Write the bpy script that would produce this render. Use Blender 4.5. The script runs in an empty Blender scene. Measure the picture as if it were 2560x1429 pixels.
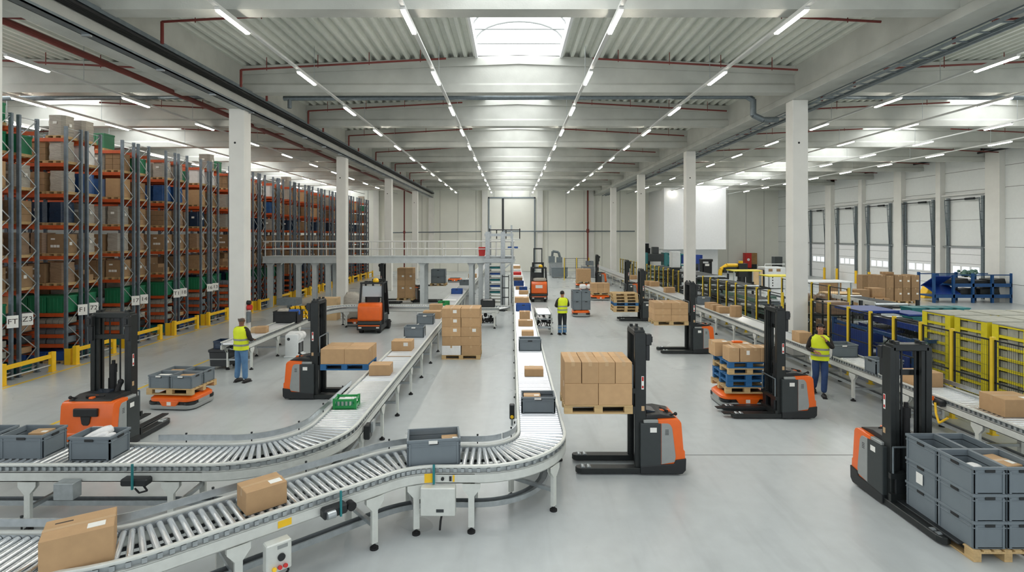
import bpy, bmesh, math, random
from math import sin, cos, pi, radians, sqrt, atan2
from mathutils import Vector, Matrix
random.seed(7)
SC = bpy.context.scene
COL = SC.collection
F, CX, HY, H = 1350.0, 1280.0, 588.0, 4.0      # focal length in pixels, principal point, camera height

def gp(px, py, h=0.0):
    """ground point seen at a pixel of the 2560x1429 frame, at height h"""
    Y = F*(H-h)/(py-HY)
    return ((px-CX)*Y/F, Y)

# ------------------------------------------------------------------ materials
def lin(c):
    c /= 255.0
    return c/12.92 if c <= 0.04045 else ((c+0.055)/1.055)**2.4
def rgb(r, g, b):
    return (lin(r), lin(g), lin(b), 1.0)
M = {}
def mat(name, col, rough=0.5, metal=0.0, var=0.0, scale=6.0, bump=0.0, rnd=0.0, coat=0.0, bscale=None, stretch=None, spec=None):
    m = bpy.data.materials.new(name); m.use_nodes = True
    nt = m.node_tree; N = nt.nodes; L = nt.links
    b = N['Principled BSDF']
    b.inputs['Base Color'].default_value = col
    b.inputs['Roughness'].default_value = rough
    b.inputs['Metallic'].default_value = metal
    if coat: b.inputs['Coat Weight'].default_value = coat; b.inputs['Coat Roughness'].default_value = 0.15
    if spec is not None: b.inputs['Specular IOR Level'].default_value = spec
    src = None
    if var or bump:
        tc = N.new('ShaderNodeTexCoord'); out = tc.outputs['Object']
        if stretch:
            mp = N.new('ShaderNodeMapping'); mp.inputs['Scale'].default_value = stretch
            L.new(out, mp.inputs['Vector']); out = mp.outputs['Vector']
    if var:
        nz = N.new('ShaderNodeTexNoise'); nz.inputs['Scale'].default_value = scale; nz.inputs['Detail'].default_value = 5
        L.new(out, nz.inputs['Vector'])
        mr = N.new('ShaderNodeMapRange'); mr.inputs[1].default_value = 0.3; mr.inputs[2].default_value = 0.7
        mr.inputs[3].default_value = 1-var; mr.inputs[4].default_value = 1+var
        L.new(nz.outputs['Fac'], mr.inputs[0]); src = mr.outputs[0]
    if rnd:
        oi = N.new('ShaderNodeObjectInfo')
        m2 = N.new('ShaderNodeMapRange'); m2.inputs[3].default_value = 1-rnd; m2.inputs[4].default_value = 1+rnd
        L.new(oi.outputs['Random'], m2.inputs[0])
        if src:
            mu = N.new('ShaderNodeMath'); mu.operation = 'MULTIPLY'
            L.new(src, mu.inputs[0]); L.new(m2.outputs[0], mu.inputs[1]); src = mu.outputs[0]
        else: src = m2.outputs[0]
    if src:
        vm = N.new('ShaderNodeVectorMath'); vm.operation = 'SCALE'
        vm.inputs[0].default_value = col[:3]
        L.new(src, vm.inputs['Scale']); L.new(vm.outputs['Vector'], b.inputs['Base Color'])
    if bump:
        n2 = N.new('ShaderNodeTexNoise'); n2.inputs['Scale'].default_value = bscale or scale*6; n2.inputs['Detail'].default_value = 3
        L.new(out, n2.inputs['Vector'])
        bp = N.new('ShaderNodeBump'); bp.inputs['Strength'].default_value = bump; bp.inputs['Distance'].default_value = 0.02
        L.new(n2.outputs['Fac'], bp.inputs['Height']); L.new(bp.outputs['Normal'], b.inputs['Normal'])
    M[name] = m
    return m
def emis(name, col, strength):
    m = bpy.data.materials.new(name); m.use_nodes = True
    b = m.node_tree.nodes['Principled BSDF']
    b.inputs['Base Color'].default_value = (0.8, 0.8, 0.8, 1)
    b.inputs['Emission Color'].default_value = col
    b.inputs['Emission Strength'].default_value = strength
    M[name] = m
    return m

mat('concrete', rgb(188, 190, 183), 0.85, var=0.10, scale=1.3, bump=0.15, bscale=30)
mat('column_paint', rgb(226, 226, 220), 0.7, var=0.03, scale=2)
mat('wall_panel', rgb(232, 233, 223), 0.7, var=0.03, scale=0.6)
mat('wall_white', rgb(238, 240, 240), 0.6, var=0.02)
mat('dock_panel', rgb(226, 230, 228), 0.55, var=0.02)
mat('deck_metal', rgb(222, 226, 217), 0.45, metal=0.1, var=0.04)
mat('track_white', rgb(215, 216, 212), 0.5)
mat('galv', rgb(176, 182, 184), 0.38, metal=0.75, var=0.10, scale=12)
mat('galv_blue', rgb(122, 132, 137), 0.45, metal=0.6, var=0.12, scale=10)
mat('rack_post', rgb(112, 124, 134), 0.45, metal=0.5, var=0.15, scale=8)
mat('conv_frame', rgb(214, 217, 211), 0.42, metal=0.2, var=0.05, scale=10)
mat('roller', rgb(230, 234, 236), 0.25, metal=0.78, var=0.05, scale=5)
mat('roller_glare', rgb(230, 233, 236), 0.30, metal=0.68)  # less metallic copy of roller, imitating the glare that whitens the far bed
mat('walk_grey', rgb(202, 209, 210), 0.5, metal=0.15, var=0.06, scale=4)
mat('rib_grey', rgb(120, 124, 122), 0.6)
mat('dark_metal', rgb(40, 44, 46), 0.45, metal=0.4, var=0.15, scale=12)
mat('black_rubber', rgb(24, 25, 26), 0.7)
mat('black_plastic', rgb(30, 33, 35), 0.42, var=0.08, scale=10)
mat('mast_black', rgb(37, 41, 41), 0.38, metal=0.2, var=0.15, scale=7)
mat('truck_grey', rgb(52, 58, 59), 0.45, var=0.06, scale=12)
mat('truck_light', rgb(150, 154, 152), 0.45, var=0.04, scale=12)
mat('truck_orange', rgb(236, 104, 24), 0.34, var=0.04, scale=6, coat=0.3)
mat('rack_orange', rgb(200, 86, 36), 0.5, var=0.10, scale=5)
mat('pipe_red', rgb(112, 42, 34), 0.5, var=0.08)
mat('red', rgb(196, 42, 38), 0.45)
mat('cardboard', rgb(190, 155, 114), 0.82, var=0.045, scale=9, rnd=0.10, bump=0.05, bscale=120)
mat('cardboard_dark', rgb(154, 125, 92), 0.85, var=0.08, scale=7, rnd=0.15)
mat('cardboard_in', rgb(120, 88, 55), 0.9)
mat('tape', rgb(192, 160, 120), 0.35)
mat('paper', rgb(236, 236, 230), 0.6, var=0.03, scale=20)
mat('ink', rgb(60, 52, 46), 0.7)
mat('wood', rgb(194, 165, 118), 0.8, var=0.14, scale=3, rnd=0.10, stretch=(1, 8, 8))
mat('wood_dark', rgb(150, 116, 74), 0.85, var=0.15, scale=5)
mat('pallet_blue', rgb(38, 98, 148), 0.6, var=0.12, scale=6, rnd=0.08)
mat('tote_grey', rgb(114, 124, 130), 0.45, var=0.04, scale=6, rnd=0.04)
mat('tote_in', rgb(96, 107, 114), 0.55)
mat('tote_blue', rgb(38, 84, 158), 0.45, var=0.05, rnd=0.1)
mat('tote_black', rgb(40, 43, 46), 0.5, var=0.06)
mat('green', rgb(40, 150, 78), 0.45, var=0.06, rnd=0.1)
mat('green_dark', rgb(32, 124, 84), 0.5, var=0.1, scale=5, rnd=0.12)
mat('teal', rgb(30, 120, 124), 0.5, var=0.08, rnd=0.15)
mat('yellow', rgb(244, 196, 34), 0.45, var=0.05, scale=5)
mat('yellow_post', rgb(232, 200, 50), 0.45, var=0.06, scale=5)
mat('yellow_crate', rgb(226, 212, 40), 0.5, var=0.08, scale=6, rnd=0.08)
mat('crate_grey', rgb(164, 166, 154), 0.6, var=0.15, scale=9, rnd=0.15)
mat('mesh_black', rgb(28, 32, 30), 0.55)
mat('machine_blue', rgb(26, 60, 138), 0.4, var=0.10, scale=4)
mat('stillage_blue', rgb(22, 74, 126), 0.45, var=0.10, scale=4)
mat('belt_dark', rgb(44, 50, 50), 0.7, var=0.1)
mat('belt_green', rgb(92, 124, 112), 0.6, var=0.1)
mat('wrap', rgb(168, 163, 152), 0.22, var=0.14, scale=5, rnd=0.18, bump=0.5, bscale=14, stretch=(1, 1, 5))
mat('wrap_brown', rgb(150, 124, 98), 0.25, var=0.16, scale=5, rnd=0.18, bump=0.5, bscale=14, stretch=(1, 1, 5))
mat('wrap_navy', rgb(34, 52, 74), 0.2, var=0.14, scale=4, rnd=0.1, bump=0.5, bscale=12, stretch=(1, 1, 4))
mat('wrap_blue', rgb(48, 88, 142), 0.25, var=0.14, scale=4, rnd=0.1, bump=0.4, bscale=12)
mat('poly_white', rgb(232, 232, 230), 0.4, var=0.05, bump=0.4, bscale=25)
mat('plywood', rgb(214, 184, 140), 0.75, var=0.08, scale=3)
mat('machine_white', rgb(224, 228, 228), 0.4, var=0.03)
mat('line_yellow', rgb(226, 190, 60), 0.5, var=0.12, scale=3)
mat('joint', rgb(120, 122, 120), 0.8)  # seams and joints, also the left wall darkened to imitate shade
mat('screen', rgb(48, 56, 66), 0.2)
mat('vest', rgb(222, 238, 36), 0.6, var=0.05, scale=8, bump=0.25, bscale=16)
mat('reflect', rgb(150, 154, 150), 0.35, metal=0.3)
mat('skin', rgb(176, 122, 94), 0.55, var=0.05, scale=12)
mat('skin_dark', rgb(128, 88, 68), 0.55, var=0.05, scale=12)
mat('hair', rgb(34, 28, 25), 0.7, var=0.2, scale=60, bump=0.4, bscale=120)
mat('hair_grey', rgb(96, 84, 76), 0.7, var=0.15, scale=60)
mat('jeans', rgb(88, 128, 166), 0.85, var=0.12, scale=9, bump=0.35, bscale=18)
mat('jeans_dark', rgb(44, 68, 110), 0.85, var=0.12, scale=9, bump=0.35, bscale=18)
mat('trousers', rgb(38, 44, 48), 0.85, var=0.1, scale=9, bump=0.3, bscale=18)
mat('shirt_dark', rgb(40, 36, 34), 0.85, var=0.1, scale=9, bump=0.3, bscale=20)
mat('shoe', rgb(30, 28, 28), 0.5)
mat('clear_plastic', rgb(190, 200, 205), 0.25)
emis('lamp_glow', (1.0, 0.93, 0.83, 1), 48.0)
emis('sky_glow', (0.97, 0.985, 1.0, 1), 3.0)
emis('door_glass', (0.80, 0.90, 1.0, 1), 0.62)

def floor_material():
    m = bpy.data.materials.new('polished_concrete'); m.use_nodes = True
    nt = m.node_tree; N = nt.nodes; L = nt.links; b = N['Principled BSDF']
    tc = N.new('ShaderNodeTexCoord')
    def noise(scale, detail, st=(1, 1, 1), dist=0.0, rot=0.0):
        mp = N.new('ShaderNodeMapping'); mp.inputs['Scale'].default_value = st; mp.inputs['Rotation'].default_value = (0, 0, rot)
        L.new(tc.outputs['Object'], mp.inputs['Vector'])
        n = N.new('ShaderNodeTexNoise'); n.inputs['Scale'].default_value = scale; n.inputs['Detail'].default_value = detail
        n.inputs['Distortion'].default_value = dist
        L.new(mp.outputs['Vector'], n.inputs['Vector']); return n.outputs['Fac']
    def rng(fac, a, bb, lo, hi):
        r = N.new('ShaderNodeMapRange'); r.inputs[1].default_value = a; r.inputs[2].default_value = bb
        r.inputs[3].default_value = lo; r.inputs[4].default_value = hi; L.new(fac, r.inputs[0]); return r.outputs[0]
    def mul(a, bb):
        k = N.new('ShaderNodeMath'); k.operation = 'MULTIPLY'; L.new(a, k.inputs[0]); L.new(bb, k.inputs[1]); return k.outputs[0]
    big = rng(noise(0.22, 4), 0.3, 0.7, 0.93, 1.05)
    fine = rng(noise(4.0, 9), 0.25, 0.75, 0.95, 1.04)
    streak = rng(noise(0.9, 6, (2.2, 0.5, 1), 0.5, 0.45), 0.52, 0.80, 1.0, 0.86)
    streak2 = rng(noise(1.1, 6, (3.0, 0.3, 1), 0.4, -0.25), 0.55, 0.80, 1.0, 0.88)
    spot = rng(noise(7.0, 2), 0.70, 0.95, 1.0, 0.85)
    v = mul(mul(mul(big, fine), mul(streak, streak2)), spot)
    vm = N.new('ShaderNodeVectorMath'); vm.operation = 'SCALE'; vm.inputs[0].default_value = rgb(190, 196, 196)[:3]
    L.new(v, vm.inputs['Scale']); L.new(vm.outputs['Vector'], b.inputs['Base Color'])
    L.new(rng(noise(0.3, 2), 0.2, 0.8, 0.25, 0.33), b.inputs['Roughness'])
    b.inputs['Specular IOR Level'].default_value = 0.55
    bp = N.new('ShaderNodeBump'); bp.inputs['Strength'].default_value = 0.05; bp.inputs['Distance'].default_value = 0.01
    L.new(noise(1.2, 3), bp.inputs['Height']); L.new(bp.outputs['Normal'], b.inputs['Normal'])
    M['floor'] = m
floor_material()

# ------------------------------------------------------------------ mesh builder
class MB:
    def __init__(s): s.v = []; s.f = []
    def quadbox(s, P):
        n = len(s.v); s.v += [tuple(p) for p in P]
        s.f += [tuple(n+i for i in q) for q in ((0,3,2,1),(4,5,6,7),(0,1,5,4),(1,2,6,5),(2,3,7,6),(3,0,4,7))]
        return s
    def box(s, x0, x1, y0, y1, z0, z1):
        return s.quadbox([(x0,y0,z0),(x1,y0,z0),(x1,y1,z0),(x0,y1,z0),(x0,y0,z1),(x1,y0,z1),(x1,y1,z1),(x0,y1,z1)])
    def cbox(s, cx, cy, cz, sx, sy, sz, rz=0.0):
        c, d = cos(rz), sin(rz); P = []
        for z in (-sz/2, sz/2):
            for x, y in ((-sx/2,-sy/2),(sx/2,-sy/2),(sx/2,sy/2),(-sx/2,sy/2)):
                P.append((cx+x*c-y*d, cy+x*d+y*c, cz+z))
        return s.quadbox(P)
    def bar(s, p0, p1, w, h=None, up=(0,0,1)):
        h = w if h is None else h
        a, b = Vector(p0), Vector(p1); t = (b-a).normalized(); u = Vector(up)
        if abs(t.dot(u)) > 0.99: u = Vector((1,0,0))
        r = t.cross(u).normalized(); u = r.cross(t).normalized(); P = []
        for q in (a, b):
            P += [q-r*w/2-u*h/2, q+r*w/2-u*h/2, q+r*w/2+u*h/2, q-r*w/2+u*h/2]
        return s.quadbox(P)
    def cyl(s, p0, p1, r, seg=12, r1=None, cap=True):
        r1 = r if r1 is None else r1
        a, b = Vector(p0), Vector(p1); t = (b-a).normalized()
        u = Vector((0,0,1)) if abs(t.z) < 0.9 else Vector((1,0,0))
        e = t.cross(u).normalized(); g = e.cross(t).normalized(); n = len(s.v)
        for q, rr in ((a, r), (b, r1)):
            for i in range(seg):
                an = 2*pi*i/seg; s.v.append(tuple(q+e*rr*cos(an)+g*rr*sin(an)))
        for i in range(seg):
            j = (i+1) % seg; s.f.append((n+i, n+i+seg, n+j+seg, n+j))
        if cap:
            s.f.append(tuple(n+i for i in range(seg))); s.f.append(tuple(n+seg+i for i in reversed(range(seg))))
        return s
    def tube(s, pts, r, seg=8):
        for a, b in zip(pts[:-1], pts[1:]): s.cyl(a, b, r, seg)
        return s
    def prism(s, pts, axis, a, b):
        """2-D outline extruded from a to b along axis: 'y' takes (x,z), 'x' takes (y,z), 'z' takes (x,y)"""
        n = len(s.v); k = len(pts)
        for q in (a, b):
            for p in pts:
                s.v.append((p[0], q, p[1]) if axis == 'y' else (q, p[0], p[1]) if axis == 'x' else (p[0], p[1], q))
        s.f.append(tuple(range(n, n+k))); s.f.append(tuple(reversed(range(n+k, n+2*k))))
        for i in range(k):
            j = (i+1) % k; s.f.append((n+j, n+i, n+i+k, n+j+k))
        return s
    def ball(s, c, r, seg=12, rings=8):
        rx, ry, rz = r if isinstance(r, (tuple, list)) else (r, r, r); n = len(s.v)
        s.v.append((c[0], c[1], c[2]-rz))
        for k in range(1, rings):
            a = -pi/2+pi*k/rings
            for i in range(seg):
                t = 2*pi*i/seg; s.v.append((c[0]+rx*cos(a)*cos(t), c[1]+ry*cos(a)*sin(t), c[2]+rz*sin(a)))
        s.v.append((c[0], c[1], c[2]+rz)); top = len(s.v)-1
        for i in range(seg):
            j = (i+1) % seg
            s.f.append((n, n+1+j, n+1+i)); s.f.append((top, top-seg+i, top-seg+j))
            for k in range(rings-2):
                q = n+1+k*seg; s.f.append((q+i, q+j, q+j+seg, q+i+seg))
        return s
    def sweep(s, P, Nn, d0, d1, z0, z1):
        """rectangular strip along plan points P with left normals Nn, from lateral offset d0 to d1"""
        n = len(s.v); k = len(P)
        for (x, y), (nx, ny) in zip(P, Nn):
            s.v += [(x+nx*d0, y+ny*d0, z0), (x+nx*d1, y+ny*d1, z0), (x+nx*d1, y+ny*d1, z1), (x+nx*d0, y+ny*d0, z1)]
        for i in range(k-1):
            q = n+4*i
            for a in range(4):
                b = (a+1) % 4; s.f.append((q+a, q+b, q+b+4, q+a+4))
        s.f.append((n, n+3, n+2, n+1)); q = n+4*(k-1); s.f.append((q, q+1, q+2, q+3))
        return s
    def xf(s, mtx):
        s.v = [tuple(mtx @ Vector(p)) for p in s.v]; return s
    def mesh(s, name, material, bevel=0.0, seg=1, smooth=False, ang=35):
        me = bpy.data.meshes.new(name); me.from_pydata(s.v, [], s.f)
        bm = bmesh.new(); bm.from_mesh(me)
        bmesh.ops.recalc_face_normals(bm, faces=bm.faces)
        if bevel:
            es = [e for e in bm.edges if len(e.link_faces) == 2 and e.calc_face_angle(0) > radians(28)]
            bmesh.ops.bevel(bm, geom=es, offset=bevel, segments=seg, affect='EDGES', clamp_overlap=True, profile=0.6)
        bm.to_mesh(me); bm.free()
        if smooth:
            for p in me.polygons: p.use_smooth = True
            me.set_sharp_from_angle(angle=radians(ang))
        if material: me.materials.append(M[material])
        return me

def put(name, me, parent=None, loc=(0,0,0), rz=0.0):
    o = bpy.data.objects.new(name, me); COL.objects.link(o)
    o.location = loc; o.rotation_euler = (0, 0, rz)
    if parent: o.parent = parent
    return o
def obj(name, mb, material, parent=None, bevel=0.0, seg=1, smooth=False, loc=(0,0,0), rz=0.0, ang=35):
    return put(name, mb.mesh(name, material, bevel, seg, smooth, ang), parent, loc, rz)
def tag(o, label=None, cat=None, group=None, kind=None):
    if label: o['label'] = label
    if cat: o['category'] = cat
    if group: o['group'] = group
    if kind: o['kind'] = kind
    return o
def thing(name, label, cat=None, loc=(0,0,0), rz=0.0, group=None):
    o = bpy.data.objects.new(name, None); COL.objects.link(o); o.empty_display_size = 0.1
    o.location = loc; o.rotation_euler = (0, 0, rz)
    return tag(o, label, cat, group)
def struct(name, mb, material, label=None, parent=None, bevel=0.0, smooth=False):
    o = obj(name, mb, material, parent, bevel, smooth=smooth)
    if parent is None: tag(o, label, None, None, 'structure')
    return o
def dup(root, loc=None, rz=None, label=None, group=None, scale=None):
    """a copy of a thing with copies of its parts and sub-parts (mesh data shared)"""
    def cp(o, par):
        c = o.copy(); COL.objects.link(c); c.parent = par
        for ch in KIDS(o): cp(ch, c)
        return c
    r = cp(root, None)
    if loc is not None: r.location = loc
    if rz is not None: r.rotation_euler = (0, 0, rz)
    if scale is not None: r.scale = scale
    if label: r['label'] = label
    if group: r['group'] = group
    return r
def KIDS(o): return list(o.children)
ORD = ['first','second','third','fourth','fifth','sixth','seventh','eighth','ninth','tenth','eleventh','twelfth',
       'thirteenth','fourteenth','fifteenth','sixteenth','seventeenth','eighteenth']
def text_mesh(body, size, material, depth=0.002):
    cu = bpy.data.curves.new('lettering', 'FONT'); cu.body = body; cu.size = size; cu.align_x = 'CENTER'; cu.align_y = 'CENTER'
    cu.extrude = depth
    o = bpy.data.objects.new('lettering', cu); COL.objects.link(o)
    dg = bpy.context.evaluated_depsgraph_get(); me = bpy.data.meshes.new_from_object(o.evaluated_get(dg))
    bpy.data.objects.remove(o); me.materials.clear(); me.materials.append(M[material]); return me

# ------------------------------------------------------------------ camera and world
cam = bpy.data.cameras.new('camera'); camo = bpy.data.objects.new('camera', cam); COL.objects.link(camo)
camo.location = (0, 0, H); camo.rotation_euler = (pi/2, 0, 0)
cam.sensor_fit = 'HORIZONTAL'; cam.sensor_width = 36.0; cam.lens = 36.0*F/2560.0
cam.shift_y = -(714.5-HY)/2560.0; cam.clip_end = 300
SC.camera = camo
w = bpy.data.worlds.new('world'); SC.world = w; w.use_nodes = True
bg = w.node_tree.nodes['Background']; bg.inputs['Color'].default_value = (0.93, 0.97, 1.0, 1); bg.inputs['Strength'].default_value = 0.9
SC.view_settings.view_transform = 'Standard'
SC.view_settings.look = 'None'
SC.view_settings.exposure = 0.36
cy = SC.cycles; cy.max_bounces = 6; cy.diffuse_bounces = 4; cy.glossy_bounces = 3; cy.caustics_reflective = False
# ------------------------------------------------------------------ the hall
YB = 60.0; XR = 29.6; XL = -28.0
GL0, GL1, GR0, GR1 = -9.32, -8.68, 9.12, 9.72        # girders
struct('floor', MB().box(XL, XR, -4, YB, -0.2, 0.0), 'floor', 'grey polished concrete warehouse floor')
struct('trim_1', MB().box(2.0, 20.0, 9.83, 9.85, 0.0, 0.003), 'joint', 'thin expansion joint across the concrete floor')
struct('trim_2', MB().box(-13.35, -13.25, 9, 58, 0.0, 0.003), 'line_yellow', 'yellow floor line along the rack guards')
struct('trim_3', MB().box(-9.78, -9.70, 9.5, 18.5, 0.0, 0.003), 'line_yellow', 'yellow floor line beside the packing station')

mb = MB().box(XL, XR, YB, YB+0.3, 0, 10.2)
wall_back = struct('wall_back', mb, 'wall_panel', 'pale panelled back wall')
seam = MB()
for x in [-26+2.0*i for i in range(28)]: seam.box(x-0.012, x+0.012, YB-0.012, YB, 0, 9.8)
struct('panel_seam', seam, 'joint', parent=wall_back)
for i, x in enumerate((-15.0, -8.9, -3.0, 3.1, 8.75)):
    struct('trim_back', MB().box(x-0.3, x+0.3, YB-0.45, YB, 0, 9.6), 'column_paint', 'pale pilaster on the back wall')
mb = MB().box(XR, XR+0.3, -4, YB, 0, 10.2)
wall_right = struct('wall_right', mb, 'dock_panel', 'pale right wall with the loading doors')
seam = MB()
for z in (1.1, 3.3, 5.0, 6.9, 8.2, 9.2): seam.box(XR-0.012, XR, 10, YB, z-0.012, z+0.012)
struct('panel_seam', seam, 'joint', parent=wall_right)
struct('wall_left', MB().box(XL-0.3, XL, 12, YB, 0, 10.2), 'joint', 'left wall behind the racks, shade put into its grey')  # dark wall colour stands for the shade deep in the racks
for Y, wd in ((50.0, 0.9), (45.4, 0.45), (41.0, 0.8), (37.1, 0.4), (32.9, 1.0), (29.6, 0.5), (55.0, 0.6)):
    struct('trim_right', MB().box(XR-0.35, XR, Y-wd/2, Y+wd/2, 0, 9.6), 'column_paint', 'pale pilaster between the loading doors')
struct('wall_annex', MB().box(15.2, 21.4, 54.0, YB, 2.6, 8.75), 'wall_white', 'white boxed-in room raised against the back wall')
struct('wall_annex_base', MB().box(15.5, 21.2, 55.6, YB, 0, 2.6), 'wall_white', 'white wall under the raised boxed-in room')

# loading doors on the right wall
for i, (ya, yb) in enumerate(((50.75, 53.3), (46.3, 48.9), (42.1, 44.7), (37.8, 40.5), (33.8, 36.5))):
    d = thing('door_%d' % (i+1), 'white sectional loading door, %s from the back' % ORD[i], None); d['kind'] = 'structure'
    x = XR-0.06
    obj('door_panel', MB().box(x, XR-0.005, ya+0.12, yb-0.12, 0.02, 3.25), 'wall_white', d)
    s = MB()
    for z in (0.72, 1.4, 2.15, 2.75): s.box(x-0.006, x, ya+0.12, yb-0.12, z-0.01, z+0.01)
    obj('panel_seam', s, 'joint', d)
    w3 = (yb-ya-0.5)/3
    for k in range(3):
        a = ya+0.25+k*w3
        obj('window_pane', MB().box(x-0.012, x-0.001, a+0.09, a+w3-0.09, 1.52, 1.95), 'door_glass', d)
    for y in (ya, yb):
        r = MB().box(x-0.12, x-0.02, y-0.09, y+0.09, 0, 6.5)
        obj('vertical_track', r, 'galv_blue', d)
        s = MB(); s.bar((x-0.30, y, 6.4), (x-0.14, y, 3.3), 0.04)
        for k in range(6): s.bar((x-0.12, y, 3.5+0.5*k), (x-0.14-0.027*(k+1), y, 3.5+0.5*k), 0.03)
        obj('lattice_guide', s, 'galv_blue', d)
    obj('spring_shaft', MB().cyl((x-0.25, ya, 6.35), (x-0.25, yb, 6.35), 0.03, 8).cyl((x-0.25, ya+0.4, 6.35), (x-0.25, ya+1.1, 6.35), 0.075, 10), 'dark_metal', d, smooth=True)
    obj('lintel_rail', MB().box(x-0.2, x, ya-0.5, yb+0.5, 6.62, 6.72), 'track_white', d)
    obj('lower_rail', MB().box(x-0.1, x, ya-0.45, yb+0.45, 3.2, 3.28), 'galv', d)
for i, (px, py) in enumerate(((2061, 697), (2093, 700), (2140, 708), (2173, 712), (2325, 739))):
    x, y = gp(px, py); x = min(x, XR-0.6)
    b = tag(obj('bollard', MB().cyl((0,0,0), (0,0,1.05), 0.10, 12).cyl((0,0,0), (0,0,0.02), 0.16, 12), 'yellow', None, loc=(x, y, 0), smooth=True),
        'yellow steel bollard by the loading doors, %s from the back' % ORD[i], 'bollard', 'bollards at the loading doors')

# big gate in the middle of the back wall, small dark doorway
d = thing('door_6', 'tall folding gate in the middle of the back wall', None); d['kind'] = 'structure'
obj('door_panel', MB().box(-2.55, 2.5, YB-0.06, YB-0.005, 0.02, 8.1), 'wall_panel', d)
obj('gate_frame', MB().box(-2.65, -2.5, YB-0.12, YB, 0, 8.25).box(2.45, 2.6, YB-0.12, YB, 0, 8.25).box(-2.65, 2.6, YB-0.12, YB, 8.1, 8.25), 'galv_blue', d)
s = MB().box(-1.1, -0.9, YB-0.16, YB-0.06, 3.0, 8.1)
obj('chain_track', s, 'dark_metal', d)
d = thing('door_7', 'small dark doorway in the back wall', None); d['kind'] = 'structure'
obj('door_panel', MB().box(14.55, 15.35, YB-0.03, YB-0.005, 0, 3.1), 'dark_metal', d)  # flat dark panel imitating the shade inside the doorway recess
obj('door_frame', MB().box(14.45, 14.55, YB-0.08, YB, 0, 3.2).box(15.35, 15.45, YB-0.08, YB, 0, 3.2).box(14.45, 15.45, YB-0.08, YB, 3.1, 3.2), 'wall_white', d)
# pipes on the back wall
tag(obj('wall_pipe', MB().cyl((-13.5, YB-0.6, 4.3), (-3.4, YB-0.6, 4.42), 0.06, 8).cyl((-1.0, YB-0.6, 4.45), (13.5, YB-0.6, 4.45), 0.07, 8), 'galv_blue', smooth=True),
    'grey pipe running level across the back wall', 'pipe')
tag(obj('riser_pipe', MB().cyl((8.3, YB-0.85, 0), (8.3, YB-0.85, 9.0), 0.09, 8).cyl((8.3, YB-0.85, 4.3), (8.3, YB-0.85, 4.7), 0.15, 8), 'pipe_red', smooth=True), 'dark red riser pipe beside the pilaster on the back wall', 'pipe')
tag(obj('riser_pipe', MB().cyl((-11.8, YB-0.85, 0), (-11.8, YB-0.85, 9.0), 0.07, 8).cyl((-11.8, YB-0.85, 4.2), (-11.8, YB-0.85, 4.5), 0.12, 8), 'pipe_red', smooth=True), 'dark red riser pipe on the back wall near the racks', 'pipe')

# columns and girders
COLY = [17.5+10.7*k for k in range(4)]
n = 0
for side, xs in (('left', (-9.18, -8.68)), ('right', (9.10, 9.60))):
    for k, y in enumerate(COLY + ([8.75] if side == 'left' else [])):
        z = 8.12 if side == 'left' else 8.40
        c = struct('concrete_column', MB().box(xs[0], xs[1], y, y+0.46, 0, z), 'column_paint',
                   'square white concrete column in the %s row, %s' % (side, 'nearest, cut by the photo edge' if y < 10 else ORD[k]+' visible in full'), bevel=0.015)
        obj('fixing_hole', MB().cyl((xs[0]+0.2, y-0.003, 7.0), (xs[0]+0.2, y+0.001, 7.0), 0.035, 10), 'black_rubber', c)
struct('roof_girder', MB().box(GL0, GL1, 1.0, YB, 8.12, 9.55), 'concrete', 'concrete girder above the left column row', bevel=0.03)
struct('roof_girder', MB().box(GR0, GR1, 1.0, YB, 8.42, 9.55).box(GR0-0.06, GR1+0.06, 1.1, YB-0.1, 8.40, 8.62), 'concrete', 'concrete girder above the right column row', bevel=0.02)
BEAMY = [11.05] + [17.45+5.35*k for k in range(8)]
def beam(x0, x1, y, label):
    xm = (x0+x1)/2; zt = lambda x: 9.80-0.35*abs(x-xm)/((x1-x0)/2)
    m = MB()
    out = [(x0, 8.85), (x1, 8.85), (x1, zt(x1)), (xm, 9.80), (x0, zt(x0))]
    m.prism(out, 'y', y, y+0.30)
    m.prism([(y-0.06, 8.60), (y+0.36, 8.60), (y+0.36, 8.84), (y+0.30, 8.92), (y, 8.92), (y-0.06, 8.84)], 'x', x0, x1)
    m.prism([(x0, zt(x0)-0.28), (xm, 9.80-0.28), (x1, zt(x1)-0.28), (x1, zt(x1)), (xm, 9.80), (x0, zt(x0))], 'y', y-0.07, y+0.37)
    return struct('roof_beam', m, 'concrete', label)
BAYS = (('left', XL, GL0), ('middle', GL1, GR0), ('right', GR1, XR))
for bn, x0, x1 in BAYS:
    for k, y in enumerate(BEAMY):
        beam(x0, x1, y, '%s gabled concrete roof beam from the camera over the %s bay' % (ORD[k], bn))
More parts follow.
